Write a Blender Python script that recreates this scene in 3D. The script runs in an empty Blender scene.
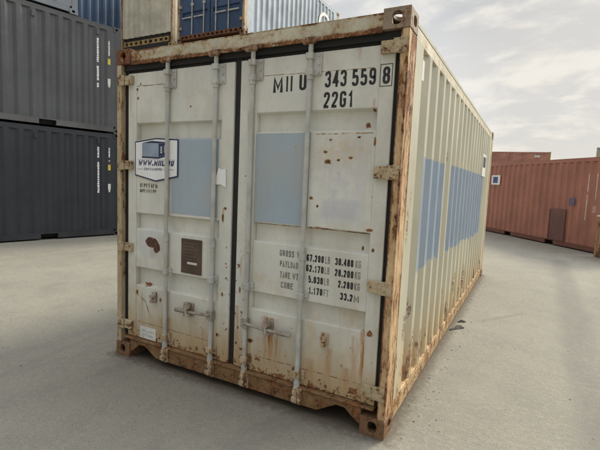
import bpy, bmesh, math, random
from mathutils import Vector, Matrix
random.seed(7)
C = bpy.context.scene
COL = C.collection
R = math.radians

# ------------------------------------------------------------------ camera
cam_d = bpy.data.cameras.new('camera')
cam = bpy.data.objects.new('camera', cam_d); COL.objects.link(cam)
cam_d.sensor_width = 36.0
cam_d.lens = 428.12 / 600 * 36.0
cam_d.clip_start = 0.05; cam_d.clip_end = 2000
CAM = Vector((1.89316, -2.48626, 1.57521))
yaw, pitch, roll = -0.489415, -0.100293, 0.042559
f_ = Vector((math.sin(yaw)*math.cos(pitch), math.cos(yaw)*math.cos(pitch), math.sin(pitch)))
r_ = Vector((math.cos(yaw), -math.sin(yaw), 0)); u_ = r_.cross(f_)
rr = math.cos(roll)*r_ + math.sin(roll)*u_
uu = -math.sin(roll)*r_ + math.cos(roll)*u_
cam.matrix_world = Matrix(((rr.x, uu.x, -f_.x, CAM.x), (rr.y, uu.y, -f_.y, CAM.y), (rr.z, uu.z, -f_.z, CAM.z), (0, 0, 0, 1)))
C.camera = cam

# ------------------------------------------------------------------ light, sky, exposure
SUN_EL, SUN_AZ = R(37), R(20)           # azimuth measured from +Y towards +X
sd = bpy.data.lights.new('sun', 'SUN'); sd.energy = 3.3; sd.angle = R(13); sd.color = (1.0, 0.915, 0.71)
sun = bpy.data.objects.new('sun', sd); COL.objects.link(sun)
tosun = Vector((math.sin(SUN_AZ)*math.cos(SUN_EL), math.cos(SUN_AZ)*math.cos(SUN_EL), math.sin(SUN_EL)))
sun.rotation_euler = tosun.to_track_quat('Z', 'Y').to_euler()
sun.location = (0, 0, 30)
C.view_settings.view_transform = 'Standard'; C.view_settings.look = 'None'
C.view_settings.exposure = 0.0; C.view_settings.gamma = 1.0; C.view_settings.use_curve_mapping = False
SKY_GAIN = 1.0

W_ = bpy.data.worlds.new('World'); C.world = W_; W_.use_nodes = True

class G:
    """tiny node-graph helper"""
    def __init__(s, nt): s.nt = nt; s.c = {}
    def node(s, t, **kw):
        n = s.nt.nodes.new(t)
        for k, v in kw.items(): setattr(n, k, v)
        return n
    def put(s, inp, v):
        if isinstance(v, bpy.types.NodeSocket): s.nt.links.new(v, inp)
        elif isinstance(v, (tuple, list)) and len(v) == 3 and inp.type == 'RGBA': inp.default_value = (*v, 1)
        else: inp.default_value = v
    def m(s, op, a, b=None, clamp=False):
        n = s.node('ShaderNodeMath', operation=op, use_clamp=clamp); s.put(n.inputs[0], a)
        if b is not None: s.put(n.inputs[1], b)
        return n.outputs[0]
    def mul(s, *a):
        r = a[0]
        for b in a[1:]: r = s.m('MULTIPLY', r, b)
        return r
    def add(s, a, b, clamp=False): return s.m('ADD', a, b, clamp)
    def sub(s, a, b): return s.m('SUBTRACT', a, b)
    def mx(s, *a):
        r = a[0]
        for b in a[1:]: r = s.m('MAXIMUM', r, b)
        return r
    def inv(s, a): return s.m('SUBTRACT', 1.0, a)
    def vm(s, op, a, b):
        n = s.node('ShaderNodeVectorMath', operation=op); s.put(n.inputs[0], a); s.put(n.inputs[1], b); return n.outputs[0]
    def st(s, x, lo, hi, a=0.0, b=1.0):
        n = s.node('ShaderNodeMapRange', interpolation_type='SMOOTHSTEP'); s.put(n.inputs[0], x)
        n.inputs[1].default_value = lo; n.inputs[2].default_value = hi; n.inputs[3].default_value = a; n.inputs[4].default_value = b
        return n.outputs[0]
    def noise(s, vec, scale, detail=4, rough=0.6, dist=0.0):
        n = s.node('ShaderNodeTexNoise'); s.put(n.inputs['Vector'], vec); n.inputs['Scale'].default_value = scale
        n.inputs['Detail'].default_value = detail; n.inputs['Roughness'].default_value = rough; n.inputs['Distortion'].default_value = dist
        return n.outputs[0]
    def voro(s, vec, scale):
        n = s.node('ShaderNodeTexVoronoi'); s.put(n.inputs['Vector'], vec); n.inputs['Scale'].default_value = scale
        return n.outputs['Distance'], n.outputs['Color']
    def mix(s, f, a, b, blend='MIX'):
        n = s.node('ShaderNodeMix', data_type='RGBA', blend_type=blend); s.put(n.inputs[0], f); s.put(n.inputs[6], a); s.put(n.inputs[7], b)
        return n.outputs[2]
    def xyz(s, v):
        n = s.node('ShaderNodeSeparateXYZ'); s.put(n.inputs[0], v); return n.outputs
    def comb(s, x, y, z):
        n = s.node('ShaderNodeCombineXYZ')
        for i, v in enumerate((x, y, z)): s.put(n.inputs[i], v)
        return n.outputs[0]
    def bump(s, h, strength, dist=0.01):
        n = s.node('ShaderNodeBump'); s.put(n.inputs['Height'], h); n.inputs['Strength'].default_value = strength; n.inputs['Distance'].default_value = dist
        return n.outputs[0]

def build_world():
    nt = W_.node_tree; nt.nodes.clear(); g = G(nt)
    out = g.node('ShaderNodeOutputWorld')
    sky = g.node('ShaderNodeTexSky', sky_type='NISHITA'); sky.sun_disc = False
    sky.sun_elevation = SUN_EL; sky.sun_rotation = SUN_AZ
    b1 = g.node('ShaderNodeBackground'); g.put(b1.inputs[0], sky.outputs[0]); b1.inputs[1].default_value = 0.1
    tc = g.node('ShaderNodeTexCoord'); d = tc.outputs['Generated']; X, Y, Z = g.xyz(d)[0:3]
    zc = g.m('MAXIMUM', Z, 0.0)
    den = g.add(zc, 0.34)
    p = g.comb(g.m('DIVIDE', X, den), g.m('DIVIDE', Y, den), g.mul(Z, 0.5))
    p = g.vm('ADD', p, (3.1, 1.7, 0.4))
    n1 = g.noise(g.vm('MULTIPLY', p, (0.8, 1.0, 1)), 1.7, 7, 0.52, 0.5)
    n2 = g.noise(g.vm('MULTIPLY', p, (0.8, 1.2, 1)), 6.0, 6, 0.58, 0.3)
    n = g.add(g.mul(n1, 0.58), g.mul(n2, 0.42))
    cl = g.st(n, 0.435, 0.565)
    col = g.mix(cl, (0.515, 0.53, 0.545), (0.87, 0.835, 0.76))
    col = g.mix(g.mul(g.st(n2, 0.52, 0.68), 0.35), col, (0.86, 0.80, 0.72))
    hz = g.st(Z, -0.02, 0.13, 1.0, 0.0)
    col = g.mix(g.mul(hz, 0.55), col, (0.70, 0.695, 0.68))
    # bright sky patches, plus an out-of-view glow added to light the side ribs
    def lobe(az, el, lo, hi):
        az, el = R(az), R(el)
        d_ = g.add(g.add(g.mul(X, math.sin(az)*math.cos(el)), g.mul(Y, math.cos(az)*math.cos(el))), g.mul(Z, math.sin(el)))
        return g.st(d_, lo, hi)
    col = g.mix(g.mul(lobe(4, 9, 0.93, 1.0), 0.45), col, (0.90, 0.83, 0.73))
    col = g.mix(g.mul(lobe(-20, 9, 0.95, 1.0), 0.6), col, (0.92, 0.905, 0.87))
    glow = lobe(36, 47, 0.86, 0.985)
    back = g.st(Y, -0.9, 0.3, 0.72, 1.0)                                          # duller away from the sun
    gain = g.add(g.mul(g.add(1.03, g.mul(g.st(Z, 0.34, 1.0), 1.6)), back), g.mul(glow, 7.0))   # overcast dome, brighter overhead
    cool = g.st(Z, 0.28, 0.9)
    gr = g.mul(gain, g.add(1.0, g.mul(cool, -0.05))); gb = g.mul(gain, g.add(1.0, g.mul(cool, 0.13)))
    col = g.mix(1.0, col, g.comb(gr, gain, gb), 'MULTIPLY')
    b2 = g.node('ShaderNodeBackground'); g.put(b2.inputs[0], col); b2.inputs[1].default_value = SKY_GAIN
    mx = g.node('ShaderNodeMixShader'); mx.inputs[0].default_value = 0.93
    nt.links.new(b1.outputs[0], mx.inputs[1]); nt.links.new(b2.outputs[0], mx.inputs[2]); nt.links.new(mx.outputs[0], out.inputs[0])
build_world()

# ------------------------------------------------------------------ materials
MATS = {}
HW = 1.219; LEN = 6.058             # half width and length of a container
def newmat(name):
    m = bpy.data.materials.new(name); m.use_nodes = True; nt = m.node_tree; nt.nodes.clear()
    g = G(nt); out = g.node('ShaderNodeOutputMaterial'); b = g.node('ShaderNodeBsdfPrincipled')
    nt.links.new(b.outputs[0], out.inputs[0]); MATS[name] = m
    tc = g.node('ShaderNodeTexCoord'); g.o = tc.outputs['Object']
    g.X, g.Y, g.Z = g.xyz(g.o)[0:3]
    return m, g, b

def rustcol(g, vec=None):
    v = vec or g.o
    n = g.noise(v, 14, 5, 0.65)
    c = g.mix(g.st(n, 0.35, 0.68), (0.066, 0.027, 0.013), (0.255, 0.108, 0.042))
    return g.mix(g.st(g.noise(v, 60, 3), 0.50, 0.75), c, (0.40, 0.20, 0.085))

def finish(g, b, col, rust=None, rough=0.55, bumpamt=0.25, spec=0.4, extra=None):
    if rust is not None: col = g.mix(rust, col, rustcol(g))
    g.put(b.inputs['Base Color'], col)
    nr = g.noise(g.o, 9, 4)
    ro = g.add(rough - 0.08, g.mul(nr, 0.18))
    if rust is not None: ro = g.mx(ro, g.mul(rust, 0.88))
    g.put(b.inputs['Roughness'], ro); b.inputs['Specular IOR Level'].default_value = spec
    h = g.add(g.mul(g.noise(g.o, 45, 4), 0.35), g.mul(g.noise(g.o, 6, 2), 0.8))
    if rust is not None: h = g.add(h, g.mul(rust, g.noise(g.o, 120, 4), 1.2))
    if extra is not None: h = g.add(h, extra)
    g.put(b.inputs['Normal'], g.bump(h, bumpamt, 0.008))

def ell(g, cx, cz, rx, rz, wob=0.5, soft=0.5, A=None, ns=18):
    A = A or g.X
    dx = g.m('DIVIDE', g.sub(A, cx), rx); dz = g.m('DIVIDE', g.sub(g.Z, cz), rz)
    d = g.m('SQRT', g.add(g.mul(dx, dx), g.mul(dz, dz)))
    if wob:
        if not hasattr(g, 'wn'): g.wn = {}
        if ns not in g.wn: g.wn[ns] = g.noise(g.o, ns, 4, 0.65)
        d = g.add(d, g.mul(g.sub(g.wn[ns], 0.5), wob*2))
    return g.st(d, 1 - soft, 1 + soft, 1.0, 0.0)

def rect(g, a0, a1, z0, z1, A=None, e=0.003, wob=0.0, ns=12):
    A = A or g.X; Z = g.Z
    if wob:
        key = ('rw', ns)
        if key not in g.c: g.c[key] = g.sub(g.noise(g.o, ns, 4, 0.6), 0.5)
        A = g.add(A, g.mul(g.c[key], wob*2)); Z = g.add(Z, g.mul(g.c[key], wob*2))
    return g.mul(g.st(A, a0 - e, a0 + e), g.st(A, a1 - e, a1 + e, 1.0, 0.0), g.st(Z, z0 - e, z0 + e), g.st(Z, z1 - e, z1 + e, 1.0, 0.0))

def seeded(g):
    oi = g.node('ShaderNodeObjectInfo')
    return g.vm('ADD', g.o, g.comb(g.mul(oi.outputs['Random'], 57.0), g.mul(oi.outputs['Random'], 31.0), 0.0))

def streaks(g, lo, hi, sx=26, sz=1.1, off=0.0):
    v = g.vm('ADD', g.vm('MULTIPLY', g.o, (sx, sx, sz)), (off, off*1.7, off*0.3))
    return g.st(g.noise(v, 1.0, 4, 0.62), lo, hi)

def plain(name, col, rough=0.5, metal=0.0, var=0.15, bumpamt=0.15):
    m, g, b = newmat(name)
    n = g.noise(g.o, 7, 4)
    c = g.mix(g.st(n, 0.3, 0.7), tuple(x*(1-var) for x in col), tuple(min(1, x*(1+var)) for x in col))
    finish(g, b, c, None, rough, bumpamt); b.inputs['Metallic'].default_value = metal
    return m

def box_paint(name, col, rust=0.5, rough=0.45, low=0.25, streak=0.35, fade=0.25):
    """paint of a background container: faded, dirty, a little rust"""
    m, g, b = newmat(name)
    v = seeded(g); o = g.o; g.o = v
    n = g.noise(v, 1.3, 5, 0.6); n2 = g.noise(v, 8, 4, 0.6)
    c = g.mix(g.st(n, 0.3, 0.7), tuple(x*(1-fade) for x in col), tuple(x*(1+fade) for x in col))
    c = g.mix(g.mul(g.st(n2, 0.45, 0.75), 0.3), c, tuple(min(1, x*1.25+0.01) for x in col))
    dirt = g.mul(streaks(g, 0.5, 0.75, 14, 0.5), streak)
    c = g.mix(dirt, c, tuple(x*0.62+0.012 for x in col))
    lowm = g.st(g.add(g.Z, g.mul(g.noise(v, 9, 3), 0.3)), 0.12, 0.12+low, 1.0, 0.0)
    rm = g.mul(g.st(g.add(g.noise(v, 11, 5, 0.68), g.mul(lowm, 0.12)), 0.66, 0.74), rust)
    rm = g.mx(rm, g.mul(streaks(g, 0.68, 0.78, 30, 1.4, 3.3), rust*0.7))
    finish(g, b, c, rm, rough, 0.18)
    return m

def flakes(g, vert=True, sc=1.0):
    """ragged 0..1 field: broad vertical drift broken up by fine flakes"""
    sv = (7, 7, 1.3) if vert else (4, 5, 5)
    big = g.noise(g.vm('MULTIPLY', g.o, tuple(x*sc for x in sv)), 1.5, 5, 0.62, 0.1)
    mid = g.noise(g.vm('MULTIPLY', g.o, (26*sc, 26*sc, (9 if vert else 26)*sc)), 1.0, 6, 0.75, 0.0)
    return g.add(g.mul(big, 0.52), g.mul(mid, 0.48))

def rust_metal(name, paint=(0.50, 0.46, 0.36), lo=0.42, hi=0.56, vert=True, sc=1.0, mid=(0.40, 0.27, 0.13), bias=None, halo=0.55):
    """flaking paint over rust; lo/hi: range of the flake field that turns paint into rust; bias(g): where it rusts more"""
    m, g, b = newmat(name)
    n = flakes(g, vert, sc)
    if bias: n = g.add(n, bias(g))
    rm = g.st(n, lo, lo + (hi-lo)*0.55)
    n2 = g.noise(g.o, 5, 5); n3 = g.noise(g.vm('MULTIPLY', g.o, (30, 30, 4)), 1.0, 4)
    c = g.mix(g.st(n2, 0.35, 0.65), tuple(x*0.82 for x in paint), tuple(min(1, x*1.10) for x in paint))
    c = g.mix(g.mul(g.st(n3, 0.48, 0.72), 0.35), c, tuple(p_*0.55 + q_*0.35 for p_, q_ in zip(paint, mid)))
    c = g.mix(g.mul(g.st(n, lo-0.16, lo), halo), c, mid)
    edge = g.mul(g.st(n, lo-0.02, lo), g.st(n, hi, hi+0.05, 1.0, 0.0))
    finish(g, b, c, rm, 0.62, 0.5, 0.3, g.mul(edge, 0.7))
    return m

DOOR_COL = (0.645, 0.640, 0.570)
DY = 0.04
def DX(x): return CAM.x + (x - CAM.x)*(1 + DY/2.486)
def DZ(z): return CAM.z + (z - CAM.z)*(1 + DY/2.486)

def make_door_paint():
    m, g, b = newmat('weathered_cream_door_paint')
    n = g.noise(g.o, 1.7, 5, 0.6)
    c = g.mix(g.st(n, 0.3, 0.7), tuple(x*0.90 for x in DOOR_COL), tuple(x*1.06 for x in DOOR_COL))
    c = g.mix(g.mul(g.st(g.noise(g.o, 13, 5, 0.65), 0.48, 0.74), 0.35), c, (0.51, 0.49, 0.41))
    # repainted blue-grey fields
    bl = g.mx(rect(g, -0.622, -0.155, DZ(1.285), DZ(1.868), e=0.002, wob=0.0015, ns=30), rect(g, 0.172, 0.600, DZ(1.288), DZ(1.893), e=0.002, wob=0.0015, ns=30))
    bc = g.mix(g.st(g.noise(g.o, 3.2, 4), 0.3, 0.7), (0.315, 0.385, 0.44), (0.345, 0.415, 0.47))
    bc = g.mix(g.mul(streaks(g, 0.42, 0.70, 55, 2.0, 5.1), 0.35), bc, (0.37, 0.43, 0.475))
    c = g.mix(bl, c, bc)
    # bluish ghost of an old decal with flaked spots
    gh = g.mul(rect(g, DX(0.70), DX(1.0), DZ(1.34), DZ(1.86), e=0.03, wob=0.04, ns=9), g.st(g.noise(g.o, 6.5, 6, 0.7), 0.36, 0.6))
    c = g.mix(g.mul(gh, 0.6), c, (0.53, 0.53, 0.56))
    gh2 = g.mul(rect(g, DX(0.72), DX(0.97), DZ(1.36), DZ(1.47), e=0.02, wob=0.03, ns=9), 0.55)
    c = g.mix(gh2, c, (0.47, 0.475, 0.535))
    fl = g.mul(ell(g, DX(0.84), DZ(1.765), 0.17, 0.075, 0.9, 0.3, ns=24), g.st(g.noise(g.o, 30, 5, 0.65), 0.42, 0.5))
    c = g.mix(g.mul(fl, 0.8), c, (0.60, 0.52, 0.40))
    # pale halo round the large rust blister of the other leaf
    c = g.mix(g.mul(ell(g, DX(-0.78), DZ(1.02), 0.19, 0.125, 0.12, 0.12), 0.45), c, (0.50, 0.53, 0.56))
    # warm grime growing towards the sill
    lowz = g.st(g.add(g.Z, g.mul(g.noise(g.vm('MULTIPLY', g.o, (9, 9, 2)), 1.0, 5), 0.45)), 0.30, 0.95, 1.0, 0.0)
    c = g.mix(g.mul(lowz, 0.85), c, (0.50, 0.395, 0.215))
    low2 = g.st(g.add(g.Z, g.mul(g.noise(g.vm('MULTIPLY', g.o, (16, 16, 3)), 1.0, 5), 0.34)), 0.30, 0.72, 1.0, 0.0)
    c = g.mix(g.mul(low2, 0.8), c, (0.38, 0.235, 0.095))
    # soft ochre staining, more along the foot and the stiles
    och = g.mul(g.st(g.noise(g.vm('MULTIPLY', g.o, (5, 5, 3)), 1.0, 6, 0.7), 0.50, 0.72), g.add(0.22, g.st(g.Z, 0.3, 1.3, 0.5, 0.0)))
    c = g.mix(och, c, (0.48, 0.35, 0.18))
    gr = g.mul(g.st(g.noise(g.vm('MULTIPLY', g.o, (3, 3, 1.2)), 1.3, 6, 0.68), 0.42, 0.68), 0.35)
    c = g.mix(gr, c, (0.42, 0.395, 0.315))
    # dirt streaks under ledges
    c = g.mix(g.mul(streaks(g, 0.52, 0.75, 19, 0.9), 0.20), c, (0.36, 0.33, 0.26))
    # streaks
    def drip(x, ztop, zbot, w, s):
        xx = DX(x); zt, zb = DZ(ztop), DZ(zbot)
        body = g.mul(g.st(g.Z, zb, zb + 0.6*(zt-zb)), g.st(g.Z, zt-0.004, zt+0.01, 1.0, 0.0))
        wig = g.add(g.X, g.mul(g.sub(g.noise(g.vm('MULTIPLY', g.o, (10, 10, 5)), 1.0, 3), 0.5), 0.03))
        dx = g.m('ABSOLUTE', g.sub(wig, xx))
        return g.mul(body, g.st(dx, 0.0, w, 1.0, 0.0), g.add(0.25, g.st(g.noise(g.vm('MULTIPLY', g.o, (60, 60, 6)), 1.0, 4), 0.35, 0.65)), s)
    drips = None
    for a in ((0.36, 0.62, 0.20, 0.10, 1.0), (0.42, 0.52, 0.20, 0.06, 0.7), (0.26, 0.46, 0.2, 0.05, 0.4), (0.82, 0.5, 0.2, 0.05, 0.55), (1.05, 0.665, 0.20, 0.03, 1.0), (1.00, 0.62, 0.2, 0.05, 0.5), (0.68, 0.40, 0.2, 0.07, 0.6), (-0.58, 0.44, 0.2, 0.05, 0.5), (0.08, 0.66, 0.2, 0.05, 0.6), (-0.90, 0.60, 0.36, 0.022, 0.55),
              (-0.78, 0.99, 0.88, 0.07, 0.5), (0.92, 2.40, 2.28, 0.02, 0.7), (0.60, 2.18, 2.06, 0.02, 0.25), (-0.68, 0.42, 0.2, 0.05, 0.5), (-0.25, 0.42, 0.2, 0.05, 0.4), (-0.07, 1.36, 1.22, 0.015, 0.8),
              (0.10, 1.02, 0.85, 0.02, 0.7), (-1.04, 2.28, 2.0, 0.02, 0.5), (1.03, 2.08, 1.95, 0.015, 0.5), (0.96, 0.4, 0.2, 0.07, 0.5), (-0.37, 0.53, 0.38, 0.03, 0.3), (0.13, 2.05, 1.8, 0.012, 0.5)):
        d = drip(*a); drips = d if drips is None else g.mx(drips, d)
    c = g.mix(g.mul(drips, 0.85), c, (0.36, 0.16, 0.05))
    # scratch-like rust line on the lower panel, and rust lines at the two weld seams
    def line(x0, z0, x1, z1, w, s):
        x0, x1, z0, z1 = DX(x0), DX(x1), DZ(z0), DZ(z1)
        L = math.hypot(x1-x0, z1-z0); ux, uz = (x1-x0)/L, (z1-z0)/L
        t = g.add(g.mul(g.sub(g.X, x0), ux), g.mul(g.sub(g.Z, z0), uz)); q = g.m('ABSOLUTE', g.add(g.add(g.mul(g.sub(g.X, x0), -uz), g.mul(g.sub(g.Z, z0), ux)), g.mul(g.sub(g.noise(g.o, 22, 3), 0.5), 0.012)))
        return g.mul(g.st(t, 0, 0.02), g.st(t, L-0.02, L, 1.0, 0.0), g.st(q, w*0.4, w, 1.0, 0.0), g.st(g.noise(g.o, 35, 3), 0.3, 0.55), s)
    lines = g.mx(line(-0.97, 0.58, -0.86, 0.53, 0.007, 0.9), line(-0.87, 0.54, -0.80, 0.40, 0.007, 0.9), line(-0.98, 2.285, -0.66, 2.285, 0.004, 0.9),
                 line(0.2, 2.275, 1.04, 2.262, 0.004, 0.6), line(0.2, 1.275, 1.06, 1.278, 0.005, 0.7), line(0.17, 0.32, 1.06, 0.32, 0.005, 0.8), line(-1.0, 0.345, -0.1, 0.335, 0.005, 0.7), line(0.63, 1.285, 1.06, 1.275, 0.008, 0.8), line(0.63, 1.882, 1.05, 1.885, 0.006, 0.6))
    # rust proper
    rust = g.mx(ell(g, DX(-0.808), DZ(1.033), 0.055, 0.040, 0.35, 0.12, ns=26), ell(g, DX(-0.770), DZ(1.028), 0.050, 0.040, 0.35, 0.12, ns=26), ell(g, DX(-0.738), DZ(0.995), 0.038, 0.045, 0.35, 0.12, ns=26))
    blister = rust
    rust = 0.0
    for (x, z, rx, rz) in ((1.09, 0.658, 0.022, 0.026), (0.643, 1.474, 0.016, 0.014), (1.03, 2.02, 0.011, 0.011), (0.99, 1.935, 0.018, 0.02), (-0.965, 2.26, 0.014, 0.014), (-0.96, 2.19, 0.012, 0.014), (-0.93, 2.30, 0.009, 0.012),
                           (0.745, 1.71, 0.026, 0.018), (0.73, 1.77, 0.014, 0.012), (0.90, 1.735, 0.015, 0.012), (0.82, 1.72, 0.012, 0.01), (0.76, 1.845, 0.012, 0.01), (0.95, 1.86, 0.015, 0.008), (1.045, 1.30, 0.03, 0.012), (1.05, 1.83, 0.01, 0.03), (0.69, 1.425, 0.01, 0.01),
                           (-0.86, 0.67, 0.05, 0.016), (-0.96, 0.59, 0.016, 0.03), (-0.69, 0.57, 0.014, 0.02), (-0.07, 1.29, 0.012, 0.04), (-0.05, 1.36, 0.016, 0.012), (0.10, 0.78, 0.01, 0.03), (0.06, 0.60, 0.012, 0.012), (0.09, 0.5, 0.01, 0.016), (0.08, 0.38, 0.012, 0.014), (0.12, 0.28, 0.016, 0.016),
                           (-0.06, 0.72, 0.012, 0.02), (-0.10, 0.4, 0.014, 0.02), (0.57, 0.30, 0.02, 0.02), (1.0, 0.26, 0.04, 0.03), (0.36, 0.585, 0.03, 0.03), (0.12, 1.6, 0.006, 0.006), (-0.66, 1.98, 0.008, 0.01), (-0.4, 2.1, 0.008, 0.01), (0.16, 1.42, 0.02, 0.007), (1.0, 1.18, 0.01, 0.02), (1.08, 1.18, 0.012, 0.014), (0.2, 0.42, 0.03, 0.02), (0.27, 0.30, 0.03, 0.014)):
        rust = g.mx(rust, g.mul(ell(g, DX(x), DZ(z), rx*0.85, rz*0.8, 1.1, 0.35, ns=55), 0.9))
    rust = g.mx(rust, lines)
    spots = g.mul(g.st(g.noise(g.o, 34, 3, 0.6), 0.70, 0.74), g.add(0.35, g.st(g.Z, 0.3, 1.0, 0.65, 0.0)))
    bott = g.mul(g.st(g.add(g.noise(g.o, 22, 6, 0.72), g.mul(g.st(g.Z, 0.17, 0.30, 1.0, 0.0), 0.17)), 0.60, 0.70), g.st(g.Z, 0.3, 0.6, 1.0, 0.0))
    # stile by the middle gap: many small chips low down
    mid = g.mul(g.st(g.noise(g.o, 26, 5, 0.6), 0.60, 0.65), g.st(g.m('ABSOLUTE', g.sub(g.X, 0.04)), 0.10, 0.13, 1.0, 0.0), g.st(g.Z, 0.8, 1.5, 1.0, 0.0))
    rust = g.mx(rust, g.mx(spots, g.mx(bott, mid)))
    c = g.mix(g.st(rust, 0.02, 0.5), c, (0.44, 0.33, 0.19))
    c = g.mix(g.st(blister, 0.02, 0.5), c, (0.42, 0.30, 0.17))
    c = g.mix(g.st(blister, 0.35, 0.75), c, g.mix(g.st(g.noise(g.o, 45, 4), 0.4, 0.65), (0.055, 0.022, 0.014), (0.12, 0.048, 0.026)))
    finish(g, b, c, g.st(rust, 0.25, 0.9), 0.5, 0.30, 0.4)
    return m

def make_side_paint():
    m, g, b = newmat('weathered_cream_side_paint')
    base = (0.49, 0.465, 0.35)
    n = g.noise(g.o, 1.2, 5, 0.6)
    c = g.mix(g.st(n, 0.3, 0.7), tuple(x*0.88 for x in base), tuple(x*1.08 for x in base))
    zr = g.mul(g.sub(g.noise(g.vm('MULTIPLY', g.o, (1, 5, 1)), 1.0, 4, 0.65), 0.5), 0.28)
    zb = g.add(g.Z, zr)
    b1 = g.mul(g.st(g.Y, 0.592, 0.598), g.st(g.Y, 1.435, 1.445, 1.0, 0.0), g.st(g.Z, 1.784, 1.79, 1.0, 0.0), g.st(zb, 0.965, 0.975))
    b2 = g.mul(g.st(g.Y, 1.775, 1.785), g.st(g.Y, 4.86, 4.88, 1.0, 0.0), g.st(g.Z, 1.794, 1.80, 1.0, 0.0), g.st(g.add(zb, g.mul(g.st(g.Y, 1.7, 4.8), 0.08)), 0.965, 0.975))
    bl = g.mx(b1, b2)
    c = g.mix(bl, c, g.mix(g.st(g.noise(g.o, 4, 4), 0.3, 0.7), (0.235, 0.295, 0.36), (0.265, 0.325, 0.395)))
    c = g.mix(g.mul(streaks(g, 0.5, 0.75, 20, 0.8), 0.35), c, (0.40, 0.33, 0.20))
    lowz = g.st(g.add(g.Z, g.mul(g.noise(g.vm('MULTIPLY', g.o, (8, 8, 1.5)), 1.0, 5), 0.6)), 0.30, 1.15, 1.0, 0.0)
    c = g.mix(g.mul(lowz, 0.7), c, (0.47, 0.335, 0.15))
    rec = g.mul(g.st(g.m('ABSOLUTE', g.X), HW-0.030, HW-0.012, 1.0, 0.0), g.st(g.add(g.Z, g.mul(g.noise(g.vm('MULTIPLY', g.o, (6, 6, 2)), 1.0, 4), 0.4)), 0.36, 0.85, 1.0, 0.0))
    c = g.mix(g.mul(rec, 0.75), c, (0.40, 0.235, 0.085))
    rn = g.noise(g.vm('MULTIPLY', g.o, (8, 8, 3.2)), 1.3, 6, 0.7)
    low = g.st(g.Z, 0.12, 0.62, 1.0, 0.0)
    rust = g.st(g.add(rn, g.mul(low, 0.13)), 0.61, 0.73)
    rust = g.mul(rust, g.st(g.Z, 0.5, 1.2, 1.0, 0.25))
    def sm(y, z, ry, rz, A=None): return ell(g, y, z, ry, rz, 0.7, 0.25, A=g.Y, ns=13)
    for a in ((0.36, 0.62, 0.05, 0.10), (0.50, 0.70, 0.07, 0.09), (0.44, 0.40, 0.06, 0.10), (1.30, 0.66, 0.05, 0.09), (1.02, 0.78, 0.04, 0.025), (0.64, 0.40, 0.05, 0.12), (1.9, 0.55, 0.05, 0.1), (2.6, 0.5, 0.08, 0.15), (0.26, 1.32, 0.02, 0.10), (1.64, 1.86, 0.03, 0.05), (3.4, 0.42, 0.1, 0.14), (0.3, 1.5, 0.012, 0.05)):
        rust = g.mx(rust, g.mul(sm(*a), g.st(g.noise(g.o, 42, 5, 0.7), 0.46, 0.54), 0.9))
    topl = g.mul(g.st(g.noise(g.o, 10, 5, 0.65), 0.6, 0.68), g.st(g.Z, 2.3, 2.5, 0.15, 0.7))
    rust = g.mx(rust, g.mul(topl, 0.6))
    # one long rust-brown run on a rib half way along
    rib = g.mul(g.st(g.m('ABSOLUTE', g.sub(g.Y, 2.03)), 0.02, 0.06, 1.0, 0.0), g.st(g.noise(g.vm('MULTIPLY', g.o, (10, 10, 2)), 1.5, 5), 0.40, 0.56), g.st(g.Z, 1.6, 2.0, 0.15, 0.6))
    c = g.mix(g.mul(rib, 0.8), c, (0.33, 0.24, 0.12))
    finish(g, b, c, rust, 0.36, 0.15, 0.5)
    return m

M_door = make_door_paint()
M_side = make_side_paint()
def post_bias(g):
    inner = g.st(g.X, 1.168, 1.182, 0.13, 0.0)
    corner = g.st(g.X, 1.200, 1.213, 0.0, 0.05)
    back = g.mul(g.st(g.Y, 0.150, 0.168), g.st(g.Y, 0.172, 0.186, 1.0, 0.0), 0.12)
    up = g.st(g.Z, 1.2, 2.4, 0.0, 0.02)
    return g.add(g.mx(g.mul(inner, g.st(g.Y, 0.03, 0.05, 1.0, 0.0)), corner, back), up)
def header_bias(g):
    lip = g.st(g.Z, 2.478, 2.502, 0.16, 0.0); top = g.st(g.Z, 2.556, 2.572, 0.0, 0.11)
    left = g.st(g.X, -1.05, -0.55, 0.08, 0.0); right = g.st(g.X, 0.88, 1.05, 0.0, 0.09)
    return g.add(g.mx(lip, top), g.mx(left, right))
M_post = rust_metal('flaking_post_paint', (0.60, 0.455, 0.27), 0.568, 0.63, True, 1.3, (0.38, 0.21, 0.09), post_bias, 0.7)
M_postl = rust_metal('faded_post_paint', (0.46, 0.38, 0.26), 0.55, 0.62, True, 1.6)
M_sill = rust_metal('rusted_sill', (0.27, 0.165, 0.075), 0.48, 0.62, False, 1.4, (0.19, 0.105, 0.045))
M_head = rust_metal('faded_header_paint', (0.49, 0.46, 0.355), 0.60, 0.67, False, 1.3, (0.37, 0.255, 0.125), header_bias, 0.8)
M_cast = rust_metal('rusted_casting', (0.235, 0.145, 0.08), 0.50, 0.62, False, 1.5, (0.19, 0.10, 0.05))
M_casttop = rust_metal('dull_brown_casting', (0.27, 0.215, 0.16), 0.56, 0.66, False, 1.5, (0.24, 0.16, 0.10))
M_castdark = rust_metal('dark_rust_casting', (0.19, 0.085, 0.045), 0.46, 0.56, False, 1.2, (0.15, 0.06, 0.03))
M_rail = rust_metal('rusted_rail', (0.46, 0.345, 0.20), 0.50, 0.60, False, 1.4, (0.36, 0.21, 0.085))
M_trail = rust_metal('cream_top_rail', (0.58, 0.54, 0.43), 0.615, 0.68, False, 1.2)
M_bar = rust_metal('grey_bar_paint', (0.47, 0.475, 0.445), 0.62, 0.68, True, 1.2, halo=0.35)
M_barlow = rust_metal('rusty_cream_fitting', (0.48, 0.40, 0.29), 0.525, 0.60, True, 1.8)
M_cam = rust_metal('rust_red_cam', (0.34, 0.25, 0.19), 0.50, 0.58, True, 2.0, (0.26, 0.14, 0.08))
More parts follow.
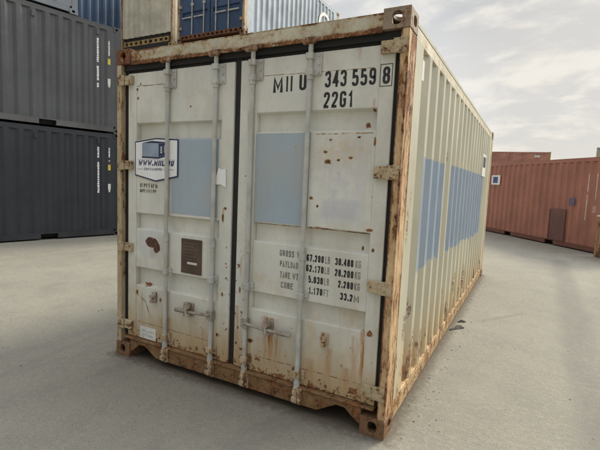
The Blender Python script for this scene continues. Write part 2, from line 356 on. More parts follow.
M_catch = rust_metal('worn_grey_catch', (0.43, 0.40, 0.35), 0.53, 0.60, True, 2.0, (0.30, 0.19, 0.11))
M_lever = rust_metal('dull_grey_lever', (0.32, 0.31, 0.28), 0.56, 0.64, False, 2.0, (0.27, 0.19, 0.12))
M_hinge = rust_metal('cream_hinge_paint', (0.46, 0.40, 0.28), 0.53, 0.60, False, 1.6)
M_gasket = plain('black_rubber', (0.017, 0.017, 0.016), 0.75)
M_ink = plain('black_lettering', (0.020, 0.020, 0.022), 0.6, var=0.3)
M_inkgrey = plain('worn_grey_lettering', (0.20, 0.20, 0.185), 0.65, var=0.3)
M_white = plain('white_vinyl', (0.78, 0.78, 0.77), 0.45, var=0.05)
M_offwhite = plain('dirty_white_vinyl', (0.62, 0.61, 0.56), 0.55, var=0.12)
M_navyink = plain('navy_vinyl', (0.020, 0.030, 0.085), 0.45)
M_greyblue = plain('grey_blue_vinyl', (0.26, 0.32, 0.40), 0.45)
M_yellow = plain('yellow_vinyl', (0.62, 0.46, 0.06), 0.5)
M_brownplate = plain('brown_placard', (0.085, 0.056, 0.038), 0.6, var=0.25)
M_blueink = plain('blue_vinyl', (0.06, 0.09, 0.22), 0.5)
M_dark = plain('shadowed_steel', (0.03, 0.028, 0.026), 0.8)

# ------------------------------------------------------------------ mesh helpers
class MB:
    def __init__(s): s.v = []; s.f = []
    def box(s, x0, x1, y0, y1, z0, z1):
        b = len(s.v); s.v += [(x, y, z) for z in (z0, z1) for y in (y0, y1) for x in (x0, x1)]
        s.f += [tuple(b+i for i in q) for q in ((0, 2, 3, 1), (4, 5, 7, 6), (0, 1, 5, 4), (1, 3, 7, 5), (3, 2, 6, 7), (2, 0, 4, 6))]; return s
    def prism(s, poly, axis, a0, a1):
        """extrude a closed polygon along an axis; poly holds the other two coordinates in x,y,z order"""
        n = len(poly); b = len(s.v)
        def P(p, t): return (t, p[0], p[1]) if axis == 0 else (p[0], t, p[1]) if axis == 1 else (p[0], p[1], t)
        s.v += [P(p, a0) for p in poly] + [P(p, a1) for p in poly]
        for i in range(n): j = (i+1) % n; s.f.append((b+i, b+j, b+n+j, b+n+i))
        s.f.append(tuple(b+i for i in reversed(range(n)))); s.f.append(tuple(b+n+i for i in range(n))); return s
    def tube(s, p0, p1, r, n=14, r1=None):
        p0, p1 = Vector(p0), Vector(p1); d = (p1-p0).normalized()
        a = d.orthogonal().normalized(); c = d.cross(a); b = len(s.v); r1 = r if r1 is None else r1
        for p, q in ((p0, r), (p1, r1)):
            for i in range(n):
                t = 2*math.pi*i/n; s.v.append(tuple(p + q*(math.cos(t)*a + math.sin(t)*c)))
        for i in range(n): j = (i+1) % n; s.f.append((b+i, b+j, b+n+j, b+n+i))
        s.f.append(tuple(b+i for i in reversed(range(n)))); s.f.append(tuple(b+n+i for i in range(n))); return s
    def quad(s, *p):
        b = len(s.v); s.v += list(p); s.f.append(tuple(range(b, b+len(p)))); return s
    def build(s, name, mat, parent=None, bevel=0.0, smooth=False, fix=True):
        me = bpy.data.meshes.new(name); me.from_pydata(s.v, [], s.f); me.update()
        if fix:
            bm = bmesh.new(); bm.from_mesh(me); bmesh.ops.recalc_face_normals(bm, faces=bm.faces); bm.to_mesh(me); bm.free()
        me.materials.append(mat)
        o = bpy.data.objects.new(name, me); COL.objects.link(o)
        if parent: o.parent = parent
        if smooth:
            for p in me.polygons: p.use_smooth = True
        if bevel:
            md = o.modifiers.new('bevel', 'BEVEL'); md.width = bevel; md.segments = 2; md.limit_method = 'ANGLE'; md.angle_limit = R(40)
        return o

def tag(o, label=None, cat=None, group=None, kind=None):
    if label: o['label'] = label
    if cat: o['category'] = cat
    if group: o['group'] = group
    if kind: o['kind'] = kind
    return o
def empty(name, loc, rz=0.0):
    o = bpy.data.objects.new(name, None); COL.objects.link(o); o.location = loc; o.rotation_euler = (0, 0, rz); o.empty_display_size = 0.3
    return o

# --- stroke lettering -------------------------------------------------------
r5 = 1
GL = {
 '0': [([(0,0,1),(1,0,1),(1,1,1),(0,1,1)], True)], 'O': [([(0,0,1),(1,0,1),(1,1,1),(0,1,1)], True)],
 '1': [([(.2,.8),(.62,1),(.62,0)], False)],
 '2': [([(0,.72),(0,1,1),(1,1,1),(1,.62,1),(0,.06),(0,0),(1,0)], False)],
 '3': [([(0,.78),(0,1,1),(1,1,1),(1,.53,1),(.4,.53)], False), ([(.4,.53),(1,.53,1),(1,0,1),(0,0,1),(0,.22)], False)],
 '4': [([(.78,0),(.78,1)], False), ([(.74,1),(.02,.27),(1,.27)], False)],
 '5': [([(.95,1),(.06,1),(.06,.56),(1,.62,1),(1,0,1),(0,0,1),(0,.2)], False)],
 '6': [([(1,.78),(1,1,1),(0,1,1),(0,0,1),(1,0,1),(1,.56,1),(0,.56)], False)],
 '7': [([(0,1),(1,1),(.35,0)], False)],
 '8': [([(.03,.53,1),(.97,.53,1),(.97,1,1),(.03,1,1)], True), ([(0,0,1),(1,0,1),(1,.53,1),(0,.53,1)], True)],
 '9': [([(0,.22),(0,0,1),(1,0,1),(1,1,1),(0,1,1),(0,.44,1),(1,.44)], False)],
 'A': [([(0,0),(.5,1),(1,0)], False), ([(.2,.28),(.8,.28)], False)],
 'B': [([(0,0),(1,0,1),(1,.53,1),(0,.53)], False), ([(0,.53),(.95,.53,1),(.95,1,1),(0,1),(0,0)], False)],
 'C': [([(1,.75),(1,1,1),(0,1,1),(0,0,1),(1,0,1),(1,.25)], False)],
 'D': [([(0,0),(1,0,1),(1,1,1),(0,1)], True)],
 'E': [([(1,1),(0,1),(0,0),(1,0)], False), ([(0,.53),(.8,.53)], False)],
 'F': [([(1,1),(0,1),(0,0)], False), ([(0,.53),(.8,.53)], False)],
 'G': [([(1,.75),(1,1,1),(0,1,1),(0,0,1),(1,0,1),(1,.48),(.55,.48)], False)],
 'H': [([(0,0),(0,1)], False), ([(1,0),(1,1)], False), ([(0,.52),(1,.52)], False)],
 'I': [([(.5,0),(.5,1)], False)],
 'K': [([(0,0),(0,1)], False), ([(1,1),(.05,.45)], False), ([(.3,.6),(1,0)], False)],
 'L': [([(0,1),(0,0),(1,0)], False)],
 'M': [([(0,0),(0,1),(.5,.25),(1,1),(1,0)], False)],
 'N': [([(0,0),(0,1),(1,0),(1,1)], False)],
 'P': [([(0,0),(0,1),(1,1,1),(1,.47,1),(0,.47)], False)],
 'R': [([(0,0),(0,1),(1,1,1),(1,.5,1),(0,.5)], False), ([(.5,.5),(1,0)], False)],
 'S': [([(1,.78),(1,1,1),(0,1,1),(0,.53,1),(1,.53,1),(1,0,1),(0,0,1),(0,.22)], False)],
 'T': [([(0,1),(1,1)], False), ([(.5,1),(.5,0)], False)],
 'U': [([(0,1),(0,0,1),(1,0,1),(1,1)], False)],
 'W': [([(0,1),(.25,0),(.5,.8),(.75,0),(1,1)], False)],
 'Y': [([(0,1),(.5,.45),(1,1)], False), ([(.5,.45),(.5,0)], False)],
 '.': [([(.5,0),(.5,.06)], False)],
 '-': [([(.1,.5),(.9,.5)], False)],
 '/': [([(0,0),(1,1)], False)],
}
WID = {'M': 1.25, 'W': 1.45, 'I': 0.42, '.': 0.42, '1': 0.85, ' ': 0.55}
def _round(path, closed, rad):
    out = []; n = len(path)
    for i, p in enumerate(path):
        P = Vector(p[:2])
        if len(p) > 2 and (closed or 0 < i < n-1):
            A = Vector(path[i-1][:2]); B = Vector(path[(i+1) % n][:2])
            ra = min(rad, (A-P).length*0.5); rb = min(rad, (B-P).length*0.5)
            a = P + (A-P).normalized()*ra; b = P + (B-P).normalized()*rb
            for k in range(6):
                t = k/5; out.append((1-t)**2*a + 2*t*(1-t)*P + t*t*b)
        else: out.append(P)
    res = [out[0]]
    for q in out[1:]:
        if (q-res[-1]).length > 1e-5: res.append(q)
    if closed and (res[0]-res[-1]).length < 1e-5: res.pop()
    return res
def glyphs(mb, text, h, t=0.14, w=0.46, sp=0.16, place=None, shear=0.0, target=None, depth=0.0):
    """flat stroke lettering; place(a, b) maps text plane (right, up) in metres to 3-D; returns width"""
    wid = sum((WID.get(c, 1.0)*w + sp) for c in text) - sp
    kx = 1.0 if target is None else target/(wid*h)
    a0 = 0.0
    for ch in text:
        cw = WID.get(ch, 1.0)*w
        for si, (path, closed) in enumerate(GL.get(ch, [])):
            # glyph-space to height units
            pts = [(t/2 + p[0]*(cw-t), t/2 + p[1]*(1-t)) + tuple(p[2:]) for p in path]
            if ch == 'I' or (ch == '.'): pts = [(cw/2, p[1]) + tuple(p[2:]) for p in pts]
            pl = _round(pts, closed, 0.17); n = len(pl)
            L = []; Rr = []
            for i in range(n):
                if closed or 0 < i < n-1:
                    d0 = (pl[i]-pl[i-1]).normalized(); d1 = (pl[(i+1) % n]-pl[i]).normalized()
                else:
                    d0 = d1 = (pl[1]-pl[0]).normalized() if i == 0 else (pl[-1]-pl[-2]).normalized()
                nn = Vector((-d0.y, d0.x)) + Vector((-d1.y, d1.x))
                if nn.length < 1e-6: nn = Vector((-d0.y, d0.x))
                nn.normalize(); k = max(0.55, nn.dot(Vector((-d0.y, d0.x))))
                o = nn*(t/2/k); q = pl[i].copy()
                if not closed and i == 0: q = q - d0*(t/2 if len(path[0]) < 3 and ch in 'LETFHIKNMWAYU147.-/' else 0)
                if not closed and i == n-1: q = q + d1*(t/2 if ch in 'LETFHIKNMWAYU147.-/' else 0)
                L.append(q+o); Rr.append(q-o)
            b = len(mb.v)
            for q in L + Rr:
                x = (a0 + q.x + shear*q.y)*h*kx; y = q.y*h
                v = Vector(place(x, y)); v = v + (Vector(place.nrm)*0.0002*si if hasattr(place, 'nrm') else Vector((0, -0.0002*si, 0)))
                mb.v.append(tuple(v))
            m_ = n if closed else n-1
            for i in range(m_):
                j = (i+1) % n; mb.f.append((b+i, b+j, b+n+j, b+n+i))
        a0 += cw + sp
    return wid*h*kx

# ------------------------------------------------------------------ container kit
def holed_face(mb, org, ux, uy, w, h, hx, hy, th, nrm, n=28):
    """rectangular plate with a stadium hole, thickness th along -nrm"""
    org, ux, uy, nrm = Vector(org), Vector(ux), Vector(uy), Vector(nrm)
    ang = sorted(set([2*math.pi*i/n for i in range(n)] + [math.atan2(s2*h, s1*w) % (2*math.pi) for s1 in (1, -1) for s2 in (1, -1)]))
    O = []; I = []
    for a in ang:
        c, s_ = math.cos(a), math.sin(a)
        k = min((w/2)/abs(c) if abs(c) > 1e-9 else 1e9, (h/2)/abs(s_) if abs(s_) > 1e-9 else 1e9)
        O.append((c*k, s_*k))
        e = 2.6; q = (abs(c/hx)**e + abs(s_/hy)**e)**(-1/e); I.append((c*q, s_*q))
    b = len(mb.v); N = len(ang)
    for d in (0, -th):
        for P in (O, I): mb.v += [tuple(org + ux*p[0] + uy*p[1] + nrm*d) for p in P]
    for i in range(N):
        j = (i+1) % N
        mb.f += [(b+i, b+j, b+N+j, b+N+i), (b+2*N+i, b+3*N+i, b+3*N+j, b+2*N+j), (b+N+i, b+N+j, b+3*N+j, b+3*N+i), (b+i, b+2*N+i, b+2*N+j, b+j)]

def casting_mesh(sx, sy, sz):
    """corner casting with its outer corner at the origin: sx,sy,sz = +1/-1 the way the outer faces look"""
    mb = MB(); w, l, h, t = 0.162, 0.178, 0.118, 0.026
    X = lambda a: -sx*a; Y = lambda a: -sy*a; Z = lambda a: -sz*a
    holed_face(mb, (X(w/2), 0, Z(h/2)), (1, 0, 0), (0, 0, 1), w, h, 0.030, 0.038, t, (0, sy, 0))
    holed_face(mb, (0, Y(t+(l-t)/2), Z(h/2)), (0, 1, 0), (0, 0, 1), l-t-0.0, h, 0.038, 0.030, t, (sx, 0, 0))
    holed_face(mb, (X(t+(w-t)/2), Y(t+(l-t)/2), 0), (1, 0, 0), (0, 1, 0), w-t-0.0004, l-t-0.0004, 0.032, 0.055, t, (0, 0, sz))
    def bx(a0, a1, b0, b1, c0, c1):
        mb.box(min(X(a0), X(a1)), max(X(a0), X(a1)), min(Y(b0), Y(b1)), max(Y(b0), Y(b1)), min(Z(c0), Z(c1)), max(Z(c0), Z(c1)))
    bx(w-0.012, w-0.0002, t+0.0002, l-0.0002, t+0.0002, h-0.0002)
    bx(t+0.0002, w-0.0122, l-0.012, l-0.0002, t+0.0002, h-0.0002)
    bx(t+0.0002, w-0.0122, t+0.0002, l-0.0122, h-0.012, h-0.0002)
    return mb

def corrug(y0, y1, first, pitch=0.278, outer=0.0, depth=0.036):
    """(y, depth) profile: flats 72 outer, 68 slope, 70 inner, 68 slope"""
    pts = [(y0, outer)]
    c = first
    while c + 0.036 < y1 - 0.05:
        if c - 0.036 > y0 + 0.2 or not pts[1:]:
            pass
        if c - 0.036 - 0.068 - 0.070 - 0.068 >= y0 - 0.01:
            a = c - 0.036 - 0.068 - 0.070 - 0.068
            if a > pts[-1][0]: pts.append((a, outer))
            pts += [(a+0.068, outer+depth), (a+0.138, outer+depth), (a+0.206, outer)]
        c += pitch
    pts.append((y1, outer))
    return pts

def side_wall(parent, side, L, z0, z1, mat, first=0.63, inset=0.008, e=0.13):
    prof = corrug(e, L-e, first)
    mb = MB(); X = lambda d: side*(HW - inset - d)
    poly = [(X(d), y) for y, d in prof] + [(side*(HW-0.075), L-e), (side*(HW-0.075), e)]
    mb.prism(poly, 2, z0, z1)
    return mb.build('side_wall', mat, parent)

def end_wall(parent, y, out, z0, z1, mat):
    """corrugated blank end; out = -1 looks to -y, +1 to +y"""
    prof = corrug(-HW+0.10, HW-0.10, -HW+0.10+0.36, 0.25)
    mb = MB(); poly = [(x, y - out*(0.02+d)) for x, d in prof] + [(HW-0.10, y-out*0.09), (-HW+0.10, y-out*0.09)]
    mb.prism(poly, 2, z0, z1)
    return mb.build('end_wall', mat, parent)

def door_leaf(parent, x0, x1, st0, st1, zb, zt, rec, mat, y=DY, bevel=0.004):
    """one door leaf: pressed panel with horizontal recesses between two stiles"""
    prof = [(y, zb)]
    for lo, hi in sorted(rec): prof += [(y, lo-0.002), (y+0.040, lo+0.006), (y+0.040, hi-0.012), (y, hi+0.004)]
    prof += [(y, zt), (y+0.055, zt), (y+0.055, zb)]
    mb = MB()
    mb.prism(prof, 0, x0+st0, x1-st1)
    mb.box(x0, x0+st0, y-0.003, y+0.052, zb, zt); mb.box(x1-st1, x1, y-0.003, y+0.052, zb, zt)
    return mb.build('door', mat, parent, bevel)

def frame(parent, L, H, m, fine=False, sill_holes=False, pockets=(), notch=True):
    """posts, castings, rails, roof, floor of a container; m: dict of materials"""
    bev = 0.006 if fine else 0.0
    g = m.get
    for sx in (-1, 1):
        for yy, sy in ((0, -1), (L, 1)):
            pm = g('post_r', m['post']) if (sx == 1 and sy == -1) else m['post']
            pd = 0.1895 if fine else 0.13
            ya, yb = (0.004, pd) if sy == -1 else (L-pd, L-0.004)
            pi = 0.0535 if fine else 0.0755
            MB().box(min(sx*(HW-0.003), sx*(HW-pi)), max(sx*(HW-0.003), sx*(HW-pi)), ya, yb, 0.118, H-0.118).build('corner_post', pm, parent, bev)
            for zz, sz in ((0, -1), (H, 1)):
                cm = m['cast']
                if sz == 1: cm = g('cast_top', cm)
                if sz == 1 and sx == -1: cm = g('cast_tl', cm)
                o = casting_mesh(sx, sy, sz).build('corner_casting', cm, parent, 0.004 if fine else 0.0, fix=True)
                o.location = (sx*HW, yy, zz)
    for s in (-1, 1):
        a, b_ = sorted((s*(HW-0.012), s*(HW-0.072)))
        MB().box(a, b_, 0.178, L-0.178, H-0.125, H-0.045).build('top_rail', m['trail'], parent, bev)
        mb = MB(); a, b_ = sorted((s*(HW-0.006), s*(HW-0.06)))
        cuts = [0.178] + [c for p in pockets for c in (p-0.18, p+0.18)] + [L-0.178]
        for i in range(0, len(cuts), 2): mb.box(a, b_, cuts[i], cuts[i+1], 0.035, 0.140)
        mb.box(a, b_, 0.178, L-0.178, 0.141, 0.165)
        mb.build('bottom_rail', m['rail'], parent, bev)
    MB().box(-HW+0.01, HW-0.01, 0.18, L-0.18, H-0.044, H-0.02).build('roof', m['roof'], parent)
    MB().box(-HW+0.08, HW-0.08, 0.12, L-0.12, 0.14, 0.168).build('floor', M_dark, parent)
    MB().box(-HW+0.16, HW-0.16, 0.20, L-0.20, 0.045, 0.1395).build('underside_light_block', M_dark, parent)  # plain box added to stop light leaking through beneath the floor
    return bev

def locking_bar(door, x, m, zt, zb, y=0.018, fine=True):
    mb = MB(); n = 16 if fine else 8
    mb.tube((x, y, zb+0.02), (x, y, zt-0.02), 0.0165, n)
    if fine:
        for z in (zb+0.11, 0.80, DZ(2.24), 1.08): mb.tube((x, y, z-0.022), (x, y, z+0.022), 0.0215, n)
    return mb.build('locking_bar', m, door, 0.0, False)

# ------------------------------------------------------------------ ground
def make_ground():
    m, g, b = newmat('worn_concrete_yard')
    n = g.noise(g.o, 0.35, 6, 0.6); n2 = g.noise(g.o, 2.4, 6, 0.65); n3 = g.noise(g.o, 85, 3, 0.7); n4 = g.noise(g.o, 21, 5, 0.7)
    c = g.mix(g.st(n, 0.3, 0.7), (0.204, 0.193, 0.154), (0.256, 0.242, 0.193))
    c = g.mix(g.mul(g.st(n2, 0.40, 0.70), 0.6), c, (0.185, 0.173, 0.147))
    c = g.mix(g.mul(g.st(n4, 0.45, 0.70), 0.5), c, (0.295, 0.277, 0.22))
    c = g.mix(g.mul(g.st(g.noise(g.o, 34, 4, 0.7), 0.50, 0.70), 0.5), c, (0.175, 0.166, 0.147))
    c = g.mix(g.mul(g.st(n3, 0.50, 0.68), 0.52), c, (0.115, 0.108, 0.094))
    c = g.mix(g.mul(g.st(g.noise(g.o, 120, 2), 0.58, 0.70), 0.55), c, (0.40, 0.38, 0.31))
    # tyre-darkened bands along the lane, grimy and broken up
    rot = R(9)
    q = g.sub(g.mul(g.X, math.cos(rot)), g.mul(g.Y, math.sin(rot)))
    q2 = g.add(g.mul(g.X, math.sin(rot)), g.mul(g.Y, math.cos(rot)))
    q = g.add(q, g.mul(g.sub(g.noise(g.vm('MULTIPLY', g.o, (0.3, 0.3, 1)), 1.0, 3), 0.5), 0.8))
    tv = g.comb(g.mul(q, 1.0), g.mul(q2, 0.05), 0.0)
    band = g.mul(g.st(g.noise(tv, 2.6, 4, 0.6), 0.50, 0.66), g.st(n2, 0.3, 0.55))
    c = g.mix(g.mul(band, 0.24), c, (0.155, 0.147, 0.13))
    grit = g.mul(g.st(g.noise(g.o, 27, 3, 0.55), 0.66, 0.72), g.st(g.noise(g.o, 0.9, 3), 0.48, 0.62))
    c = g.mix(g.mul(grit, 0.6), c, (0.09, 0.085, 0.078))
    Y = g.Y; X = g.X
    wob = g.mul(g.sub(g.noise(g.o, 1.1, 5, 0.6), 0.5), 0.5)
    def track(x0, y0, x1, y1, w, s_):
        L = math.hypot(x1-x0, y1-y0); ux, uy = (x1-x0)/L, (y1-y0)/L
        t = g.add(g.mul(g.sub(X, x0), ux), g.mul(g.sub(Y, y0), uy)); q_ = g.m('ABSOLUTE', g.add(g.add(g.mul(g.sub(X, x0), -uy), g.mul(g.sub(Y, y0), ux)), g.mul(wob, w)))
        return g.mul(g.st(t, -0.3, 0.5), g.st(t, L-0.5, L+0.3, 1.0, 0.0), g.st(q_, w*0.25, w, 1.0, 0.0), s_, g.add(0.35, g.mul(g.st(n4, 0.35, 0.6), 0.65)))
    marks = g.mx(track(2.42, -1.5, 2.62, 9.5, 0.26, 0.55), track(1.5, 3.0, 1.95, 3.7, 0.05, 0.6), track(1.32, 0.95, 1.62, 1.35, 0.22, 0.25), track(3.9, 0.0, 4.3, 10.0, 0.3, 0.35), track(-1.80, 0.6, -1.5, -1.2, 0.05, 0.22))
    c = g.mix(marks, c, (0.125, 0.12, 0.108))
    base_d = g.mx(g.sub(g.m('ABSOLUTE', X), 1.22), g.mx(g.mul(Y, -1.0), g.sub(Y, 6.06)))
    grime_shade = g.mul(g.st(g.add(base_d, g.mul(g.sub(n4, 0.5), 0.16)), -0.01, 0.11, 1.0, 0.0), 0.75)
    c = g.mix(grime_shade, c, (0.095, 0.072, 0.05))  # brown grime round the foot, doubling as a painted contact shadow
    stain = g.mul(g.st(g.noise(g.vm('ADD', g.o, (4, 9, 0)), 0.8, 5, 0.62, 0.8), 0.60, 0.70), 0.35)
    c = g.mix(stain, c, (0.14, 0.133, 0.12))
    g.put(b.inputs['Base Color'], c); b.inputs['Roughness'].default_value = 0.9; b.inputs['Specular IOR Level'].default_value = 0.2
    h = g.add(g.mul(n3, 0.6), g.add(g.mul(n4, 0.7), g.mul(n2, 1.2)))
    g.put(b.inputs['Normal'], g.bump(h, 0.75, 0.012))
    bm = bmesh.new(); bmesh.ops.create_grid(bm, x_segments=4, y_segments=4, size=600)
    me = bpy.data.meshes.new('ground'); bm.to_mesh(me); bm.free(); me.materials.append(m)
    o = bpy.data.objects.new('ground', me); COL.objects.link(o); tag(o, 'grey worn concrete yard surface', kind='structure')
make_ground()

# ------------------------------------------------------------------ the cream container in front
def P_door(cx, cz, y=DY-0.0045):
    f = lambda a, b: (cx + a, y, cz + b)
    return f

def hero():
    H = 2.591
    root = empty('shipping_container', (0, 0, 0))
    tag(root, 'weathered cream container with rusty double doors and faded blue patches, nearest one', 'shipping container')
    m = dict(post=M_postl, post_r=M_post, cast=M_cast, cast_top=M_casttop, cast_tl=M_castdark, rail=M_rail, trail=M_trail, roof=M_side)
    frame(root, LEN, H, m, True)
    for s in (-1, 1): side_wall(root, s, LEN, 0.1655, H-0.1255, M_side, e=0.19)
    end_wall(root, LEN, 1, 0.17, H-0.12, M_side)
    MB().box(-HW+0.162, HW-0.162, LEN-0.10, LEN-0.01, H-0.119, H-0.012).build('header', M_head, root, 0.005)
    MB().box(-HW+0.162, HW-0.162, LEN-0.10, LEN-0.01, 0.04, 0.169).build('sill', M_sill, root, 0.005)
    # header over the doors: channel with a lip, rust at its edges
    hd = MB(); hd.box(-HW+0.1625, HW-0.1625, 0.010, 0.11, 2.468, 2.574); hd.box(-HW+0.1625, HW-0.1625, 0.003, 0.0095, 2.460, 2.484)
    hd.build('header', M_head, root, 0.004)
    MB().box(-1.164, 1.164, 0.034, 0.11, 2.4245, 2.4675).build('header_seal', M_gasket, root)
    # sill with the two arched cut-outs beside the castings
    zt = 0.163
    pr = [(-1.0565, zt), (-1.0565, 0.050), (-1.035, 0.055), (-0.945, 0.128), (-0.885, 0.130), (-0.745, 0.052), (0.745, 0.052), (0.885, 0.130), (0.945, 0.128), (1.035, 0.055), (1.0565, 0.050), (1.0565, zt)]
    sl = MB().prism(pr, 1, 0.012, 0.12)
    sl.box(-1.14, 1.14, 0.002, 0.115, 0.1635, 0.178)
    sl.build('sill', M_sill, root, 0.004)
    # door leaves
    recL = [(DZ(1.859), DZ(1.990)), (DZ(1.134), DZ(1.262)), (DZ(0.657), DZ(0.808))]
    recR = [(DZ(1.900), DZ(2.028)), (DZ(1.150), DZ(1.281)), (DZ(0.662), DZ(0.786))]
    dl = door_leaf(root, -1.116, -0.025, 0.096, 0.110, 0.182, 2.402, recL, M_door)
    dr = door_leaf(root, 0.029, 1.133, 0.140, 0.091, 0.182, 2.402, recR, M_door)
    # rubber seals round each leaf
    for d, xa, xb in ((dl, -1.1445, -0.001), (dr, 0.001, 1.1445)):
        gk = MB(); i0, i1 = (-1.1165, -0.0245) if d is dl else (0.0285, 1.1335)
        xa, xb = (-1.1652, xb) if d is dl else (xa, 1.1652); gk.box(xa, i0-0.0, 0.050, 0.10, 0.182, 2.424); gk.box(i1, xb, 0.052, 0.10, 0.182, 2.424); gk.box(i0+0.0005, i1-0.0005, 0.056, 0.10, 2.403, 2.424)
        gk.build('door_gasket', M_gasket, d)
    # locking bars with fittings
    ZT, ZB = 2.475, 0.075
    for i, (x, d) in enumerate(((-0.655, dl), (-0.180, dl), (0.142, dr), (0.585, dr))):
        locking_bar(d, x, M_bar, ZT, ZB)
        # cams and keepers, top and bottom
        k = MB(); k.box(x-0.036, x+0.036, -0.001, 0.0075, ZT-0.030, ZT+0.016); k.tube((x-0.032, 0.004, ZT-0.02), (x-0.032, -0.016, ZT-0.02), 0.015, 12); k.tube((x+0.032, 0.004, ZT-0.015), (x+0.032, -0.016, ZT-0.015), 0.016, 10)
        k.box(x-0.022, x+0.022, -0.014, 0.03, ZT-0.022, ZT+0.012)
        k.build('cam_keeper', M_cam, d, 0.003)
        k = MB(); k.box(x-0.018, x+0.050, -0.006, 0.012, ZB-0.015, ZB+0.095); k.box(x-0.024, x+0.024, -0.016, 0.036, ZB-0.005, ZB+0.03); k.tube((x+0.036, 0.0, ZB+0.02), (x+0.036, -0.022, ZB+0.02), 0.013, 10); k.tube((x+0.034, 0.0, ZB+0.065), (x+0.034, -0.018, ZB+0.065), 0.012, 10)
        k.box(x-0.02, x+0.02, -0.012, 0.034, ZB+0.05, ZB+0.075)
        k.build('cam_keeper', M_barlow, d, 0.003)
        # upper guide plate, middle and lower guide brackets
        k = MB(); k.box(x-0.028, x+0.075, 0.0355-0.006, 0.0362, 2.255, 2.398)
        for z in (2.275, 2.375): k.box(x-0.026, x+0.026, -0.004, 0.0295, z-0.02, z+0.02)
        for z in (2.272, 2.325, 2.378): k.tube((x+0.055, 0.031, z), (x+0.055, 0.022, z), 0.009, 8)
        k.build('bar_guide', M_bar, d, 0.003)
        for z, w in ((DZ(0.822), 0.05), (0.262, 0.048)):
            k = MB(); k.box(x-0.03, x+w, 0.027, 0.0362, z-0.032, z+0.032); k.box(x-0.026, x+0.026, -0.005, 0.0268, z-0.022, z+0.022); k.tube((x+w-0.014, 0.028, z), (x+w-0.014, 0.019, z), 0.009, 8)
            k.build('bar_guide', M_bar if z > 0.5 else M_barlow, d, 0.003)
    # hinges
    for d, s in ((dl, -1), (dr, 1)):
        for z in ((2.345, 1.655, 0.962, 0.283) if s < 0 else (2.378, 1.652, 0.952, 0.283)):
            k = MB(); a, b_ = sorted((s*1.050, s*1.168)); k.box(a, b_, 0.006, 0.0362, z-0.036, z+0.036)
            a, b_ = sorted((s*1.128, s*1.205)); k.box(a, b_, -0.004, 0.0055, z-0.042, z+0.042)
            k.tube((s*1.176, 0.014, z-0.048), (s*1.176, 0.014, z+0.048), 0.013, 12)
            for xx in (1.07, 1.105): k.tube((s*xx, 0.007, z), (s*xx, 0.001, z), 0.009, 8)
            k.build('hinge', M_hinge, d, 0.003)
    # handles: lever lying on its bar's door with a catch in the middle
    def handle(d, xbar, xend, z, xc):
        k = MB(); sgn = 1 if xend > xbar else -1
        k.box(min(xbar-0.028, xbar+0.028), max(xbar-0.028, xbar+0.028), -0.006, 0.036, z-0.035, z+0.035)
        n = 6
        pts = [(xbar + (xend-xbar)*i/n, 0.000 - 0.012*math.sin(math.pi*i/n), z - 0.012*(i/n)) for i in range(n+1)]
        for p, q in zip(pts, pts[1:]): k.tube(p, q, 0.012, 8)
        k.box(min(xend-sgn*0.10, xend), max(xend-sgn*0.10, xend), -0.010, 0.008, z-0.028, z+0.002)
        k.build('handle', M_lever, d, 0.003)
        k = MB(); k.box(xc-0.035, xc+0.035, 0.026, 0.0362, z-0.05, z+0.055); k.box(xc-0.022, xc+0.026, -0.022, 0.026, z-0.045, z-0.02); k.box(xc-0.018, xc+0.018, -0.03, 0.026, z+0.016, z+0.05)
        k.tube((xc, -0.025, z+0.02), (xc+0.01, -0.025, z-0.04), 0.010, 8); k.tube((xc, -0.005, z+0.06), (xc, -0.03, z+0.06), 0.014, 10)
        k.build('handle_catch', M_catch, d, 0.003)
    handle(dl, -0.180, -0.530, 0.535, -0.400)
    handle(dr, 0.142, 0.530, 0.538, 0.335)
    for d, x, z in ((dl, DX(-0.752), DZ(0.584)), (dr, DX(0.79), DZ(0.56))):
        k = MB(); k.box(x-0.026, x+0.026, 0.026, 0.0362, z-0.045, z+0.045); k.tube((x, 0.03, z+0.012), (x, -0.008, z+0.012), 0.020, 12); k.box(x-0.016, x+0.016, -0.004, 0.026, z-0.042, z-0.016)
        k.build('handle_catch', M_barlow if d is dr else M_catch, d, 0.003)
    # brown placard with a pale strip
    px0, px1, pz0, pz1 = DX(-0.467), DX(-0.262), DZ(0.832), DZ(1.102)
    MB().box(px0, px1, DY-0.007, DY-0.0005, pz0, pz1).build('placard', M_brownplate, dl, 0.002)
    k = MB(); k.box(px0+0.065, px0+0.165, DY-0.0085, DY-0.0075, pz0+0.075, pz0+0.093); k.build('placard_strip', M_offwhite, dl)
    k = MB()
    for i, z in enumerate((0.24, 0.215, 0.19, 0.165, 0.14, 0.115)): k.box(px0+0.02, px0+0.02+(0.155, 0.12, 0.16, 0.1, 0.14, 0.09)[i], DY-0.0082, DY-0.0075, pz0+z-0.003, pz0+z+0.003)
    k.build('placard_lines', plain('brown_print', (0.14, 0.10, 0.075)), dl)
    # torn white paper by the gap
    k = MB(); y = DY-0.0065
    pp = [(-0.135, 1.585), (-0.115, 1.652), (-0.086, 1.640), (-0.050, 1.646), (-0.044, 1.510), (-0.092, 1.532), (-0.150, 1.530)]
    k.prism([(DX(a), DZ(c)) for a, c in pp], 1, y-0.004, y); k.build('torn_paper', M_white, dl)
    # small white label near the foot of the leaf
    k = MB(); k.box(DX(-0.922), DX(-0.738), DY-0.0025, DY-0.0008, DZ(0.208), DZ(0.312)); k.build('small_label', M_offwhite, dl)
    k = MB()
